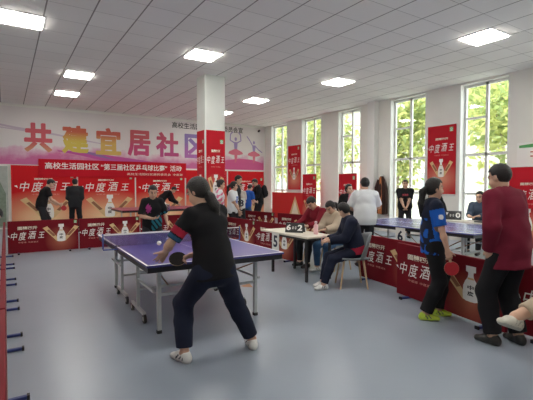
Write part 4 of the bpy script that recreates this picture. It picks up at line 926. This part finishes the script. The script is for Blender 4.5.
tag(MB().lathe([(.0001, -.02)]+[(.02*math.sin(PI*k/12), -.02*math.cos(PI*k/12)) for k in range(1, 12)]+[(.0001, .02)], mat('ball_white', (.85, .85, .82), .4), (0, 0, 0), 18).build('table_tennis_ball', None, (1.128, 3.49, 1.0)), 'white ball in the air above the near corner of the blue table', 'ball')
# backpack
c = I11['chest']-I11['sf']*.22-I11['u']*.06; t = thing('backpack', 'black backpack on the back of the person turned left', 'backpack', wloc(bp_, I11, c), bp_.rotation_euler.z)
V, F = grow([ell(A(0, 0, 0), [X_, Y_, Z_], [.16, .10, .23], .02), ell(A(0, -.07, -.07), [X_, Y_, Z_], [.12, .07, .12], .03)], .012); np_mesh('bag', V, F, [cloth('bag_black', (.014, .014, .016))], np.zeros(len(F)), t)
for q in (-1, 1): MB().tube([(q*.1, .08, .16), (q*.12, .17, .24), (q*.125, .30, .2), (q*.12, .345, .05), (q*.13, .24, -.1), (q*.11, .08, -.16)], .014, rubber, 8).build('strap', t)
# coat hanging on the window wall
t = thing('hanging_coat', 'dark brown coat with an orange lining hanging on the wall left of the window', 'coat', (RX-.13, 9.05, .58), -PI/2)
def coat(u, v):
    q = 2*PI*u; w = (.05+.16*min(1, (1-v)*3.2)**.7)*(1+.1*(1-v)); f = 1+.10*math.sin(q*7)*(1-v)**.5
    return (w*math.cos(q)*f, .085*math.sin(q)*f*(.5+.5*min(1, (1-v)*3)), 1.22*v+.02*math.cos(q*3)*(1-v))
N, K = 56, 24; v = [coat(i/N, j/K) for j in range(K+1) for i in range(N)]; f = [(j*N+i, j*N+(i+1) % N, (j+1)*N+(i+1) % N, (j+1)*N+i) for j in range(K) for i in range(N)]
MB().add(v, f, cloth('coat_brown', (.045, .022, .018)), True).build('coat_body', t)
v = [(x*.085*(1-.6*j/K)+.03*(1-j/K), -.112-.012*math.sin(j*.9)*(1-j/K)+.05*(j/K), 1.2*j/K) for j in range(K+1) for x in (-1, 0, 1)]
f = [(j*3+i, j*3+i+1, j*3+i+4, j*3+i+3) for j in range(K) for i in range(2)]; MB().add(v, f, cloth('coat_lining', (.50, .18, .07)), True).build('lining', t)
for q in (-1, 1): MB().tube([(q*.1, -.03, 1.1), (q*.19, -.05, .85), (q*.2, -.06, .35)], [.05, .055, .045], MATS['coat_brown'], 12).build('sleeve', t)
MB().tube([(0, .12, 1.24), (0, .02, 1.24), (0, -.0, 1.28)], .008, steel).build('hook', t)
